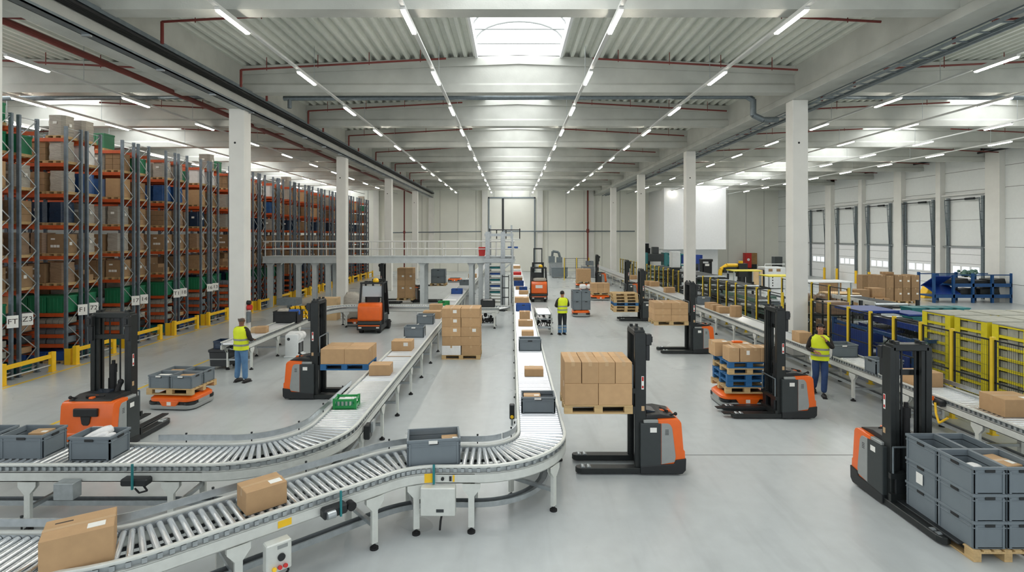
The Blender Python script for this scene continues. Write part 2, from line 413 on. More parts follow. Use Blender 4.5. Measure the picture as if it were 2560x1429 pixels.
# corrugated deck with a skylight strip in the middle of every bay
SKW = 1.36
def deck(x0, x1, xa, za, xb, zb):
    """trapezoid profile between x0 and x1 with ribs along Y; height interpolated from (xa,za)-(xb,zb)"""
    z = lambda x: za+(zb-za)*(x-xa)/(xb-xa)
    P = []; x = x0; p = 0.31
    while x < x1-0.01:
        for dx, dz in ((0, 0), (0.10, 0), (0.14, 0.13), (0.27, 0.13)):
            if x+dx <= x1: P.append((x+dx, z(x+dx)+dz))
        x += p
    P.append((x1, z(x1)))
    m = MB(); k = len(P)
    for y in (1.0, YB):
        for q in P: m.v.append((q[0], y, q[1]))
    for i in range(k-1): m.f.append((i, i+1, i+1+k, i+k))
    return m
dk = []
for bn, x0, x1 in BAYS:
    xm = (x0+x1)/2
    m1 = deck(x0, xm-SKW, x0, 9.46, xm, 9.81); m2 = deck(xm+SKW, x1, xm, 9.81, x1, 9.46)
    c = struct('ceiling_deck', m1, 'deck_metal', 'corrugated metal roof deck, left half of the %s bay' % bn)
    c = struct('ceiling_deck', m2, 'deck_metal', 'corrugated metal roof deck, right half of the %s bay' % bn)
    ys = [4.0] + [y+0.15 for y in BEAMY] + [YB]
    for k in range(len(ys)-1):
        a, b = ys[k]+0.22, ys[k+1]-0.22
        wdw = thing('window_%d' % (n+1), 'barrel-vault skylight over the %s bay, %s from the camera' % (bn, ORD[k])); n += 1
        wdw['kind'] = 'structure'
        arc = [(xm+SKW*cos(t), 10.05+0.62*sin(t)) for t in [pi*i/12 for i in range(13)]]
        g = MB(); L_ = len(arc)
        for y in (a, b):
            for q in arc: g.v.append((q[0], y, q[1]))
        for i in range(L_-1): g.f.append((i, i+1, i+1+L_, i+L_))
        g.f.append(tuple(range(L_))); g.f.append(tuple(range(L_, 2*L_)))
        obj('glazing', g, 'sky_glow', wdw)
        cb = MB()
        for sx in (-1, 1):
            cb.box(xm+sx*SKW-0.04, xm+sx*SKW+0.04, a-0.22, b+0.22, 9.70, 10.06)
        for y in (a-0.11, b+0.11): cb.box(xm-SKW, xm+SKW, y-0.11, y+0.11, 9.78, 10.06)
        obj('curb', cb, 'wall_white', wdw)
        if bn == 'middle' and k < 5:
            nr = 5
            for i in range(nr):
                y = a+(b-a)*(i+0.5)/nr
                r = MB().tube([(q[0]*1.0, y, q[1]-0.03) for q in arc], 0.028, 6)
                obj('arch_rib', r, 'rib_grey', wdw)
                obj('tie_rod', MB().cyl((xm-SKW, y+0.3, 10.06), (xm+SKW, y+0.3, 10.06), 0.020, 6), 'rib_grey', wdw)

# light tracks and linear lamps
ti = 0
lamp_me = MB().box(-0.038, 0.038, 0, 1.2, -0.03, 0.0).mesh('diffuser', 'lamp_glow')
hous_me = MB().box(-0.05, 0.05, -0.03, 1.23, 0.0, 0.05).mesh('housing', 'track_white')
hang_me = MB().cyl((0, 0, 0), (0, 0, 1.0), 0.008, 5).mesh('hanger', 'galv')
TRX = [-23.4, -19.7, -16.0, -12.45, -5.75, -2.13, 2.13, 5.75, 12.45, 16.0, 19.7, 23.4]
for ti, x in enumerate(TRX):
    tr = MB().box(x-0.045, x+0.045, 2.0, 58.6, 8.452, 8.50)
    t = tag(obj('light_track', tr, 'track_white'), 'thin white lighting track under the roof, %s from the left' % ORD[ti], 'light track', 'lighting tracks')
    for y in [5+5.35*k for k in range(11)]: put('hanger', hang_me, t, (x, y, 8.5))
    for k in range(13):
        y = 6.55+4.0*k if abs(x) < 8 else 5.3+4.0*k
        if abs(x) > 8 and y < 9: continue
        lp = thing('linear_lamp', 'lit linear lamp on the %s lighting track from the left, %s from the camera' % (ORD[ti], ORD[k]), 'lamp', (x, y, 8.40), 0, 'linear lamps')
        put('housing', hous_me, lp); put('diffuser', lamp_me, lp)

# sprinkler and service pipes
tag(obj('sprinkler_main', MB().cyl((-10.95, 3, 8.62), (-10.95, 59, 8.62), 0.085, 10), 'pipe_red', smooth=True), 'thick red sprinkler main along the left girder', 'pipe')
for bn, x0, x1 in BAYS:
    xm = (x0+x1)/2
    for k in range(14):
        y = 12.55+5.35*(k//2)+(3.65 if k % 2 else 0)
        for s in (-1, 1):
            xe = x0+0.55 if s < 0 else x1-0.55
            xi = xm+s*2.2
            m = MB().cyl((xe, y, 8.96), (xi, y, 9.30), 0.030, 8)
            if s < 0: m.cyl((xe, y, 8.96), (xe, y, 8.45), 0.038, 8)
            for q in range(4):
                f = (q+0.5)/4; m.cyl((xe+(xi-xe)*f, y, 8.9+0.34*f), (xe+(xi-xe)*f, y, 9.3+0.3*f), 0.012, 5)
            tag(obj('sprinkler_branch', m, 'pipe_red', smooth=True),
                'red sprinkler branch in the %s bay, %s half, %s from the camera' % (bn, 'left' if s < 0 else 'right', ORD[k]), 'pipe', 'sprinkler branches')
tag(obj('drain_pipe', MB().cyl((-7.9, 18.7, 8.74), (8.15, 18.7, 8.80), 0.085, 12).cyl((8.15, 18.7, 8.80), (8.35, 18.7, 8.68), 0.1, 12)
    .cyl((8.35, 18.7, 8.70), (8.35, 18.7, 8.14), 0.1, 12).cyl((8.35, 18.7, 8.16), (8.7, 18.7, 8.0), 0.1, 12).cyl((8.7, 18.7, 8.0), (9.2, 18.7, 8.0), 0.1, 12).cyl((-7.7, 18.7, 8.75), (-7.7, 18.7, 8.4), 0.07, 10), 'galv_blue', smooth=True), 'dark grey drain pipe crossing the middle bay behind the first beam', 'pipe')
tag(obj('drain_pipe', MB().cyl((-20, 18.7, 8.72), (-10, 18.7, 8.80), 0.085, 12), 'galv_blue', smooth=True), 'dark grey drain pipe crossing the left bay above the racks', 'pipe')
tag(obj('drain_pipe', MB().cyl((10, 18.7, 8.80), (28, 18.7, 8.72), 0.085, 12), 'galv_blue', smooth=True), 'dark grey drain pipe crossing the right bay', 'pipe')
ct = thing('cable_tray', 'long black cable bundle in a tray along the left girder', 'cable tray')
obj('tray', MB().box(-8.66, -8.36, 3, 58, 8.52, 8.54).box(-8.38, -8.36, 3, 58, 8.54, 8.62), 'galv_blue', ct)
m = MB()
for i in range(5): m.cyl((-8.63+0.062*i, 3, 8.47), (-8.63+0.062*i, 58, 8.47), 0.035, 6)
obj('cable_bundle', m, 'black_rubber', ct)
ct = thing('cable_tray', 'galvanised tray under the edge of the left girder', 'cable tray')
obj('tray', MB().box(-8.72, -8.50, 3, 58, 8.06, 8.09).box(-8.72, -8.70, 3, 58, 8.06, 8.14).box(-8.52, -8.50, 3, 58, 8.06, 8.14), 'galv_blue', ct)
m = MB()
for k in range(24): m.box(-8.70, -8.52, 4+2.3*k, 4.06+2.3*k, 8.02, 8.06)
obj('bracket', m, 'galv', ct)
ct = thing('cable_tray', 'ladder cable tray under the right girder', 'cable tray')
obj('tray', MB().box(9.66, 9.69, 4, 58, 8.22, 8.29).box(10.02, 10.05, 4, 58, 8.22, 8.29), 'galv_blue', ct)
rung_me = MB().box(9.68, 10.03, -0.02, 0.02, 8.235, 8.26).mesh('rung', 'galv_blue')
for k in range(90): put('rung', rung_me, ct, (0, 8+0.55*k, 0))
tag(obj('service_pipe', MB().cyl((10.5, 4, 8.42), (10.5, 59, 8.42), 0.07, 10), 'galv_blue', smooth=True), 'blue-grey service pipe beyond the right girder', 'pipe')
tag(obj('service_pipe', MB().cyl((10.2, 4, 8.60), (10.2, 59, 8.60), 0.035, 10), 'galv_blue', smooth=True), 'thin dark service pipe beside the right girder', 'pipe')
tag(obj('wall_cable_tray', MB().box(29.0, 29.4, 12, 59.5, 9.25, 9.40).cyl((28.9, 12, 9.1), (28.9, 59.5, 9.1), 0.06, 8), 'dark_metal'), 'dark cable tray along the top of the right wall', 'cable tray')
# ------------------------------------------------------------------ conveyors
class Path:
    def __init__(s): s.seg = []; s.L = 0
    def line(s, p, q):
        l = sqrt((q[0]-p[0])**2+(q[1]-p[1])**2); s.seg.append(('L', s.L, l, p, q)); s.L += l; return s
    def arc(s, c, r, a0, a1):
        l = abs(radians(a1-a0))*r; s.seg.append(('A', s.L, l, c, r, radians(a0), radians(a1))); s.L += l; return s
    def at(s, t):
        for g in s.seg:
            if t <= g[1]+g[2]+1e-6: break
        u = (t-g[1])/g[2]
        if g[0] == 'L':
            p, q = g[3], g[4]; T = ((q[0]-p[0])/g[2], (q[1]-p[1])/g[2]); P = (p[0]+(q[0]-p[0])*u, p[1]+(q[1]-p[1])*u)
        else:
            c, r, a0, a1 = g[3:]; a = a0+(a1-a0)*u; sg = 1 if a1 > a0 else -1
            P = (c[0]+r*cos(a), c[1]+r*sin(a)); T = (-sin(a)*sg, cos(a)*sg)
        return P, T, (-T[1], T[0])
    def stations(s):
        ts = [0.0]
        for g in s.seg:
            k = 1 if g[0] == 'L' else max(2, int(abs(g[6]-g[5])/radians(5)))
            ts += [g[1]+g[2]*(i+1)/k for i in range(k)]
        return ts
    def near(s, x, y):
        best = min((((s.at(s.L*i/2000)[0][0]-x)**2+(s.at(s.L*i/2000)[0][1]-y)**2), s.L*i/2000) for i in range(2001))
        return best[1]

HW = 0.385                                                # half width of a conveyor
roller_me = {}
def roller_mesh(l):
    if l not in roller_me:
        m = MB().cyl((0, -l/2, 0), (0, l/2, 0), 0.033, 14)
        m.cyl((0, -l/2+0.055, 0), (0, -l/2+0.07, 0), 0.0345, 14).cyl((0, -l/2+0.095, 0), (0, -l/2+0.11, 0), 0.0345, 14)
        m.cyl((0, -l/2-0.03, 0), (0, l/2+0.03, 0), 0.008, 6)
        roller_me[l] = m.mesh('roller', 'roller', smooth=True)
    return roller_me[l]
foot_me = MB().cyl((0,0,0), (0,0,0.025), 0.055, 14).cyl((0,0,0.02), (0,0,0.10), 0.014, 8).cyl((0,0,0.025), (0,0,0.045), 0.03, 10).mesh('foot', 'black_rubber', smooth=True)
leg_m = MB().box(-0.04, 0.04, -0.025, 0.025, 0.08, 0.64)
leg_m.prism([(-0.04, 0.50), (0.04, 0.50), (0.12, 0.60), (0.12, 0.665), (-0.12, 0.665), (-0.12, 0.60)], 'y', -0.032, -0.02)
leg_m.prism([(-0.04, 0.50), (0.04, 0.50), (0.12, 0.60), (0.12, 0.665), (-0.12, 0.665), (-0.12, 0.60)], 'y', 0.02, 0.032)
for z in (0.18, 0.30, 0.42): leg_m.box(-0.012, 0.012, -0.0265, -0.025, z, z+0.05)
leg_me = leg_m.mesh('leg', 'conv_frame')

def conveyor(name, label, path, legs, guard=(), t_near=10.0, pitch=0.1, far_pitch=0.14, hw=HW, cat='conveyor', n_ind=100, z=0.0, sides=(-1, 1), duct=True):
    root = thing(name, label, cat)
    ts = path.stations(); PTN = [path.at(t) for t in ts]; P = [q[0] for q in PTN]; Nn = [q[2] for q in PTN]
    for sd in (-1, 1):
        a, b = sd*(hw-0.035), sd*hw
        m = MB().sweep(P, Nn, sd*(hw-0.045), sd*(hw+0.004), 0.868+z, 0.905+z)
        obj('guide_rail', m, 'conv_frame', root, bevel=0.012, seg=2)
        m = MB().sweep(P, Nn, a, b, 0.665+z, 0.795+z).sweep(P, Nn, sd*(hw-0.06), b, 0.785+z, 0.80+z).sweep(P, Nn, sd*(hw-0.06), b, 0.665+z, 0.675+z)
        obj('side_channel', m, 'conv_frame', root)
        m = MB().sweep(P, Nn, sd*(hw-0.05), sd*(hw-0.042), 0.795+z, 0.872+z)
        t = 0.05
        while t < min(path.L, t_near+8):
            p, T, nn = path.at(t); d = sd*(hw-0.026)
            m.cbox(p[0]+nn[0]*d, p[1]+nn[1]*d, 0.832+z, 0.045, 0.03, 0.05, atan2(T[1], T[0])); t += pitch
        obj('bearing_strip', m, 'galv', root)
    for sd, t0, t1 in guard:
        tt = [t for t in ts if t0 < t < t1]; tt = [t0]+tt+[t1]
        Q = [path.at(t) for t in tt]; GP = [q[0] for q in Q]; GN = [q[2] for q in Q]
        g = obj('side_guard', MB().sweep(GP, GN, sd*(hw+0.012), sd*(hw+0.03), 0.925+z, 1.01+z), 'galv', root)
        m = MB(); t = t0+0.4
        while t < t1:
            p, T, nn = path.at(t); d = sd*(hw+0.04); x, y = p[0]+nn[0]*d, p[1]+nn[1]*d
            m.cyl((x, y, 0.75+z), (x, y, 1.02+z), 0.009, 6); m.cyl((x, y, 1.01+z), (x, y, 1.03+z), 0.015, 6); t += 1.1
        obj('guard_post', m, 'dark_metal', g)
    rl = 2*hw-0.11; me = roller_mesh(round(rl, 3)); t = 0.05; k = 0
    while t < path.L and k < n_ind:
        p, T, nn = path.at(t)
        put('roller', me, root, (p[0], p[1], 0.832+z), atan2(T[1], T[0])); t += pitch; k += 1
    m = MB()
    while t < path.L:
        p, T, nn = path.at(t); a = rl/2
        m.cyl((p[0]-nn[0]*a, p[1]-nn[1]*a, 0.832+z), (p[0]+nn[0]*a, p[1]+nn[1]*a, 0.832+z), min(0.052, 0.033+max(0, t-t_near-1.5)*0.0012), 8 if t < t_near+12 else 6, cap=False)
        t += pitch if t < t_near+18 else far_pitch
    if m.v: tag(obj('roller_bed', m, 'roller_glare', root, smooth=True), 'row of rollers running far back, whitened to imitate glare', kind='stuff')
    obj('drive_shaft', MB().sweep(P, Nn, -0.05, 0.05, 0.70+z, 0.74+z).sweep(P, Nn, 0.16, 0.19, 0.72+z, 0.75+z), 'dark_metal', root)
    for t in legs:
        p, T, nn = path.at(t); rz = atan2(T[1], T[0])
        for sd in sides:
            x, y = p[0]+nn[0]*sd*(hw-0.01), p[1]+nn[1]*sd*(hw-0.01)
            lg = put('leg', leg_me, root, (x, y, 0), rz + (pi if sd > 0 else 0)); put('foot', foot_me, lg)
        e = hw-0.03
        obj('cross_bar', MB().bar((p[0]-nn[0]*e, p[1]-nn[1]*e, 0.30), (p[0]+nn[0]*e, p[1]+nn[1]*e, 0.30), 0.05, 0.05).bar((p[0]-nn[0]*e, p[1]-nn[1]*e, 0.62), (p[0]+nn[0]*e, p[1]+nn[1]*e, 0.62), 0.04, 0.05), 'galv', root)
    if duct:
        obj('cable_duct', MB().sweep(P, Nn, -0.10, 0.02, 0.20, 0.205).sweep(P, Nn, -0.105, -0.10, 0.20, 0.27).sweep(P, Nn, 0.02, 0.025, 0.20, 0.27).sweep(P, Nn, -0.08, -0.02, 0.206, 0.235), 'galv', root)
    return root

# A: from the left edge, round the bend, then far back
AX, AY = -2.92, 7.70
pA = Path().line((-9.5, AY), (-4.20, AY)).arc((-4.20, AY+1.28), 1.28, -90, 0).line((AX, AY+1.28), (AX, 58.0))
lA = pA.seg[1][1]+pA.seg[1][2]                                      # start of the long straight
legsA = [9.5-6.56, 9.5-4.62, 9.5-3.55]+[lA+v for v in (0.15, 1.6, 3.0, 4.6, 6.2, 7.9, 9.6, 11.3, 13.0, 14.7, 16.4, 18.1, 20, 24, 28, 32, 36)]
convA = conveyor('roller_conveyor', 'long grey roller conveyor entering at the lower left and bending away towards the walkway', pA, legsA,
                 guard=((1, 4.2, lA+2.2),), t_near=9.0)
# B: far back, bends left, swings towards the camera and leaves at the lower left
BX = 0.47; d42 = radians(42)
c1 = (-0.50, 8.62); r1 = 0.97
e1 = (-1.02, c1[1]-r1)
c2 = (e1[0], e1[1]-1.2)
q1 = (c2[0]-1.2*sin(d42), c2[1]+1.2*cos(d42))
l3 = 2.55; q2 = (q1[0]-l3*cos(d42), q1[1]-l3*sin(d42))
r3 = 1.3; c3 = (q2[0]-r3*sin(d42), q2[1]+r3*cos(d42))
pB = Path().line((-8.2, c3[1]-r3), (c3[0], c3[1]-r3)).arc(c3, r3, -90, -48).line(q2, q1)
pB.arc(c2, 1.2, 132, 90)
pB.line(e1, (c1[0], c1[1]-r1)).arc(c1, r1, -90, 0).line((BX, c1[1]), (BX, 58.0))
lB = pB.seg[5][1]+pB.seg[5][2]
legsB = [pB.near(x, y) for x, y in ((-4.6, 5.4), (-3.2, 6.1), (-2.05, 7.2), (-1.4, 7.6), (-0.55, 7.65), (0.25, 8.1), (BX, 9.6))]+[lB+v for v in (2.9, 4.7, 6.5, 8.3, 10.1, 12, 14, 16, 19, 22, 26, 30, 34)]
convB = conveyor('roller_conveyor', 'winding grey roller conveyor sweeping past the camera and running straight back under the skylights', pB, legsB,
                 guard=((1, 1.5, lB-0.9), (1, lB-0.85, lB+0.2)), t_near=pB.near(0.47, 11.0), n_ind=100)
# C: along the yellow fence
CXC = 8.62
pC = Path().line((CXC, 4.2), (CXC, 56.0))
convC = conveyor('roller_conveyor', 'straight roller conveyor along the yellow safety fence on the right', pC, [0.1+1.75*k for k in range(22)]+[40, 43, 46, 49],
                 guard=((-1, 0.2, 7.6),), t_near=12.0)
# D: packing station conveyor by the left column, E: cross conveyor behind the orange truck
pD = Path().line((-8.12, 15.7), (-8.12, 22.6)).arc((-6.72, 22.6), 1.4, 180, 90).line((-6.72, 24.0), (-3.36, 24.0))
convD = conveyor('belt_conveyor', 'conveyor of the packing station by the first left column, bending behind the orange truck', pD, [0.4, 2.2, 4.0, 5.8, 8.4, 10.2, 11.8], t_near=0, n_ind=0, far_pitch=0.12, hw=0.36, duct=False)
# feed tables either side of B
pE = Path().line((-1.5, 23.6), (-0.75, 23.6)).arc((-0.75, 22.9), 0.7, 90, 52)
convE = conveyor('feed_conveyor', 'short curved feed conveyor joining the skylight conveyor at its left, beside the tray lift', pE, [0.1, 0.75], t_near=0, n_ind=0, hw=0.42, duct=False)
pF = Path().line((1.29, 21.7), (1.29, 23.2)).arc((0.77, 23.2), 0.52, 0, 22)
convF = conveyor('feed_conveyor', 'short curved feed conveyor joining the skylight conveyor at its right, beside the worker', pF, [0.12, 1.4], t_near=0, n_ind=0, hw=0.32, duct=False)

def part_box(root, name, x, y, z, sx, sy, sz, rz, material, bevel=0.008):
    return obj(name, MB().cbox(0, 0, 0, sx, sy, sz), material, root, bevel=bevel, loc=(x, y, z), rz=rz)
def side_pt(path, t, off):
    p, T, nn = path.at(t); return p[0]+nn[0]*off, p[1]+nn[1]*off, atan2(T[1], T[0])
# control boxes, sensors and plates on A and B (camera side is the -normal side for both)
t = 9.5-5.95; x, y, rz = side_pt(pA, t, -0.47); part_box(convA, 'junction_box', x, y, 0.60, 0.26, 0.16, 0.22, rz, 'galv')
t = 9.5-5.05; x, y, rz = side_pt(pA, t, -0.44)
sn = part_box(convA, 'motor', x, y, 0.70, 0.36, 0.14, 0.10, rz, 'black_plastic', 0.02)
obj('bracket', MB().box(-0.012, 0.012, -0.09, -0.07, -0.08, 0.26), 'teal', sn)
obj('cable_loop', MB().tube([(0.1, -0.02, -0.04), (0.16, -0.02, -0.12), (0.05, -0.02, -0.15), (-0.02, 0, -0.1)], 0.012, 6), 'black_rubber', sn)
t = lA+0.25; x, y, rz = side_pt(pA, t, -0.46)
sn = part_box(convA, 'sensor_box', x, y, 0.66, 0.20, 0.10, 0.24, rz, 'black_plastic', 0.015)
obj('sensor_cover', MB().box(-0.02, 0.14, -0.09, -0.05, -0.02, 0.16), 'galv', sn)
t = pB.near(-2.03, 7.15); t = pB.near(-2.45, 6.83)
x, y, rz = side_pt(pB, t, -0.45)
sn = part_box(convB, 'motor', x, y, 0.715, 0.30, 0.13, 0.12, rz, 'black_plastic', 0.02)
obj('motor_disc', MB().cyl((0.20, -0.07, 0.0), (0.20, 0.02, 0.0), 0.055, 14), 'black_rubber', sn, smooth=True)
obj('bracket', MB().box(0.04, 0.06, -0.09, -0.065, -0.06, 0.24), 'teal', sn)
obj('motor_body', MB().cyl((-0.12, -0.08, 0), (-0.02, -0.08, 0), 0.045, 12), 'galv', sn, smooth=True)
t = pB.near(-2.95, 6.4); x, y, rz = side_pt(pB, t, -0.43)
x2, y2, rz2 = side_pt(pB, t-0.02, -0.50)
pn = part_box(convB, 'control_panel', x2, y2, 0.47, 0.27, 0.13, 0.32, rz2, 'conv_frame', 0.012)
obj('knob', MB().cyl((0.02, -0.065, 0.0), (0.02, -0.085, 0.0), 0.04, 16), 'black_plastic', pn, smooth=True)
for dx, c in ((-0.06, 'yellow'), (0.0, 'red'), (0.06, 'red')):
    obj('push_button', MB().cyl((dx, -0.065, -0.11), (dx, -0.10, -0.11+0.012), 0.022, 12), c, pn, smooth=True)
obj('name_plate', MB().box(-0.02, 0.09, -0.068, -0.064, 0.09, 0.13), 'truck_light', pn)
obj('cable', MB().tube([(0.0, 0.0, -0.16), (-0.02, 0, -0.22), (0.05, 0, -0.27), (0.12, 0, -0.22), (0.12, 0.02, -0.16)], 0.012, 8), 'black_rubber', pn)
x, y, rz = side_pt(pB, t+0.1, -(HW+0.004)); part_box(convB, 'warning_plate', x, y, 0.735, 0.15, 0.006, 0.075, rz, 'yellow', 0)
t = pB.near(-1.15, 7.65); x, y, rz = side_pt(pB, t+0.16, -0.45)
cb = part_box(convB, 'control_cabinet', x, y, 0.475, 0.46, 0.14, 0.37, rz, 'conv_frame', 0.01)
obj('label_plate', MB().box(-0.02, 0.08, -0.074, -0.070, -0.13, -0.09), 'truck_grey', cb)
obj('cable', MB().tube([(0.05, 0, -0.18), (0.03, 0, -0.28), (0.02, 0, -0.40)], 0.014, 8), 'black_rubber', cb)
x, y, rz = side_pt(pB, t-0.02, -(HW+0.004)); pl = part_box(convB, 'warning_plate', x, y, 0.74, 0.12, 0.006, 0.12, rz, 'yellow', 0)
x, y, rz = side_pt(pB, t+0.08, -(HW+0.03)); part_box(convB, 'bracket', x, y, 0.80, 0.03, 0.03, 0.26, rz, 'teal', 0.004)
x, y, rz = side_pt(pB, t+0.27, -(HW+0.004)); sp = part_box(convB, 'switch_plate', x, y, 0.735, 0.26, 0.006, 0.10, rz, 'conv_frame', 0)
obj('switch', MB().cyl((-0.06, -0.003, 0), (-0.06, -0.03, 0), 0.022, 10).box(0.03, 0.06, -0.02, 0, -0.03, 0.03), 'black_plastic', sp)
obj('switch_tag', MB().box(0.075, 0.10, -0.006, 0, -0.045, 0.045), 'yellow', sp)
x, y, rz = side_pt(pB, lB+0.9, 0.47)
sn = part_box(convB, 'scanner', x, y, 0.90, 0.10, 0.09, 0.26, rz, 'black_plastic', 0.015)
obj('scanner_lens', MB().cyl((-0.05, 0, -0.08), (-0.06, 0, -0.08), 0.03, 12), 'yellow', sn)
obj('scanner_stem', MB().cyl((0, 0, -0.25), (0, 0, -0.12), 0.02, 8), 'galv', sn)
x, y, rz = side_pt(pC, 10.35-4.2, 0.43)
sn = part_box(convC, 'motor', x, y, 0.80, 0.22, 0.12, 0.12, rz, 'black_plastic', 0.02)
obj('cable_loop', MB().tube([(0, 0.08, 0.0), (-0.05, 0.1, -0.2), (-0.12, 0.1, -0.35), (-0.3, 0.08, -0.2)], 0.02, 8), 'yellow', sn)
obj('sensor', MB().box(0.06, 0.14, 0.05, 0.10, 0.02, 0.10), 'truck_orange', sn)
# ------------------------------------------------------------------ cartons, totes, pallets
_me = {}
def cached(key, fn):
    if key not in _me: _me[key] = fn()
    return _me[key]
def carton(label, x, y, z, sx, sy, sz, rz=0.0, group=None, material='cardboard', tape=True, slip=None, detail=True, name='cardboard_box', along='x'):
    """closed carton standing on z; slip: 'front', 'top' or None gives it a white shipping label; the tape runs along x or y"""
    k = (round(sx, 2), round(sy, 2), round(sz, 2), material)
    def body():
        m = MB().box(-sx/2, sx/2, -sy/2, sy/2, 0, sz)
        return m.mesh('carton', material, bevel=0.006 if detail else 0)
    o = tag(put(name, cached(('box',)+k, body), None, (x, y, z), rz), label, 'box', group)
    if not detail: return o
    if tape:
        def tp():
            m = MB(); e = 0.0015
            if along == 'x':
                m.box(-sx/2-e, sx/2+e, -0.028, 0.028, sz-0.001, sz+e)
                for s in (-1, 1): m.box(s*sx/2-e, s*sx/2+e, -0.028, 0.028, sz-0.09, sz)
            else:
                m.box(-0.028, 0.028, -sy/2-e, sy/2+e, sz-0.001, sz+e)
                for s in (-1, 1): m.box(-0.028, 0.028, s*sy/2-e, s*sy/2+e, sz-0.07, sz)
            return m.mesh('tape', 'tape')
        put('tape', cached(('tape', along)+k, tp), o)
    if slip == 'front':
        put('shipping_label', cached(('slipf',)+k, lambda: MB().box(sx*0.10, sx*0.10+min(0.12, sx*.3), -sy/2-0.003, -sy/2, sz*0.5, sz*0.5+min(0.1, sz*.35)).mesh('shipping_label', 'paper')), o)
    elif slip == 'top':
        put('shipping_label', cached(('slipt',)+k, lambda: MB().box(sx*0.12, sx*0.12+min(0.14, sx*.3), -sy*.36, -sy*.36+min(0.10, sy*.3), sz-0.001, sz+0.003).mesh('shipping_label', 'paper')), o)
    return o

def tote(label, x, y, z, sx=0.60, sy=0.40, sz=0.32, rz=0.0, group=None, color='tote_grey', slip=False, name='storage_tote', cat='tote'):
    k = (round(sx, 2), round(sy, 2), round(sz, 2), color)
    def body():
        m = MB(); t = 0.016; a, b = sx/2-0.012, sy/2-0.012
        m.box(-a, a, -b, b, 0.0, 0.02)
        for s in (-1, 1):
            m.box(s*a-t*(s > 0), s*a+t*(s < 0), -b, b, 0.01, sz-0.03)
            m.box(-a, a, s*b-t*(s > 0), s*b+t*(s < 0), 0.01, sz-0.03)
        for s in (-1, 1):                                    # corner and wall ribs
            for xx in (-a+0.03, a-0.03):
                m.box(xx-0.012, xx+0.012, s*b-0.001, s*b+s*0.010, 0.01, sz-0.05) if s > 0 else m.box(xx-0.012, xx+0.012, s*b-0.010, s*b+0.001, 0.01, sz-0.05)
            for yy in (-b+0.03, b-0.03):
                m.box(s*a-0.001, s*a+0.010, yy-0.012, yy+0.012, 0.01, sz-0.05) if s > 0 else m.box(s*a-0.010, s*a+0.001, yy-0.012, yy+0.012, 0.01, sz-0.05)
        return m.mesh('body', color)
    def rim():
        m = MB(); t = 0.024
        for z0, z1, g in ((sz-0.035, sz, 0.0), (sz*0.74, sz*0.74+0.014, 0.004)):
            a, b = sx/2-g, sy/2-g
            for s in (-1, 1):
                m.box(min(s*a, s*(a-t)), max(s*a, s*(a-t)), -b, b, z0, z1); m.box(-a+t, a-t, min(s*b, s*(b-t)), max(s*b, s*(b-t)), z0, z1)
        return m.mesh('rim', color, bevel=0.003)
    def handle_shade():
        return MB().box(-0.003, 0.003, -0.06, 0.06, -0.018, 0.018).mesh('handle_shade', 'black_plastic')  # black plate standing in for the shade inside the grip opening
    root = thing(name, label, cat, (x, y, z), rz, group)
    put('body', cached(('tb',)+k, body), root); put('rim', cached(('tr',)+k, rim), root)
    hm = cached(('th',), handle_shade)
    for s in (-1, 1):
        put('handle_shade', hm, root, (s*(sx/2-0.002), 0, sz*0.86)); put('handle_shade', hm, root, (0, s*(sy/2-0.002), sz*0.86), pi/2)
    if slip: put('card_label', cached(('tl',)+k, lambda: MB().box(-0.07, 0.05, -sy/2-0.004, -sy/2+0.002, sz*0.84, sz*0.96).mesh('card_label', 'paper')), root)
    return root

def pallet(label, x, y, z, sx=1.2, sy=0.8, h=0.144, rz=0.0, group=None, material='wood'):
    """stringer boards along x, nine blocks"""
    k = (round(sx, 2), round(sy, 2), material)
    root = thing('wooden_pallet' if material == 'wood' else 'painted_pallet', label, 'pallet', (x, y, z), rz, group)
    def top():
        m = MB()
        for i in range(7):
            w_ = sy*0.105; yy = -sy/2+w_/2+(sy-w_)*i/6; m.box(-sx/2, sx/2, yy-w_/2, yy+w_/2, h-0.022, h)
        for s in (-1, 0, 1):
            xx = s*(sx/2-0.07); m.box(xx-0.07, xx+0.07, -sy/2, sy/2, h-0.044, h-0.022)
        return m.mesh('top_deck', material, bevel=0.003)
    def bot():
        m = MB()
        for s in (-1, 0, 1):
            yy = s*(sy/2-0.05); m.box(-sx/2, sx/2, yy-0.05, yy+0.05, 0, 0.022)
        return m.mesh('bottom_deck', material, bevel=0.003)
    put('top_deck', cached(('pt',)+k, top), root); put('bottom_deck', cached(('pb',)+k, bot), root)
    bm_ = cached(('pk',)+k, lambda: MB().box(-0.07, 0.07, -0.05, 0.05, 0.022, h-0.044).mesh('block', material, bevel=0.003))
    for a in (-1, 0, 1):
        for b in (-1, 0, 1): put('block', bm_, root, (a*(sx/2-0.07), b*(sy/2-0.05), 0))
    return root
POS4 = ['leftmost', 'second', 'third', 'rightmost']

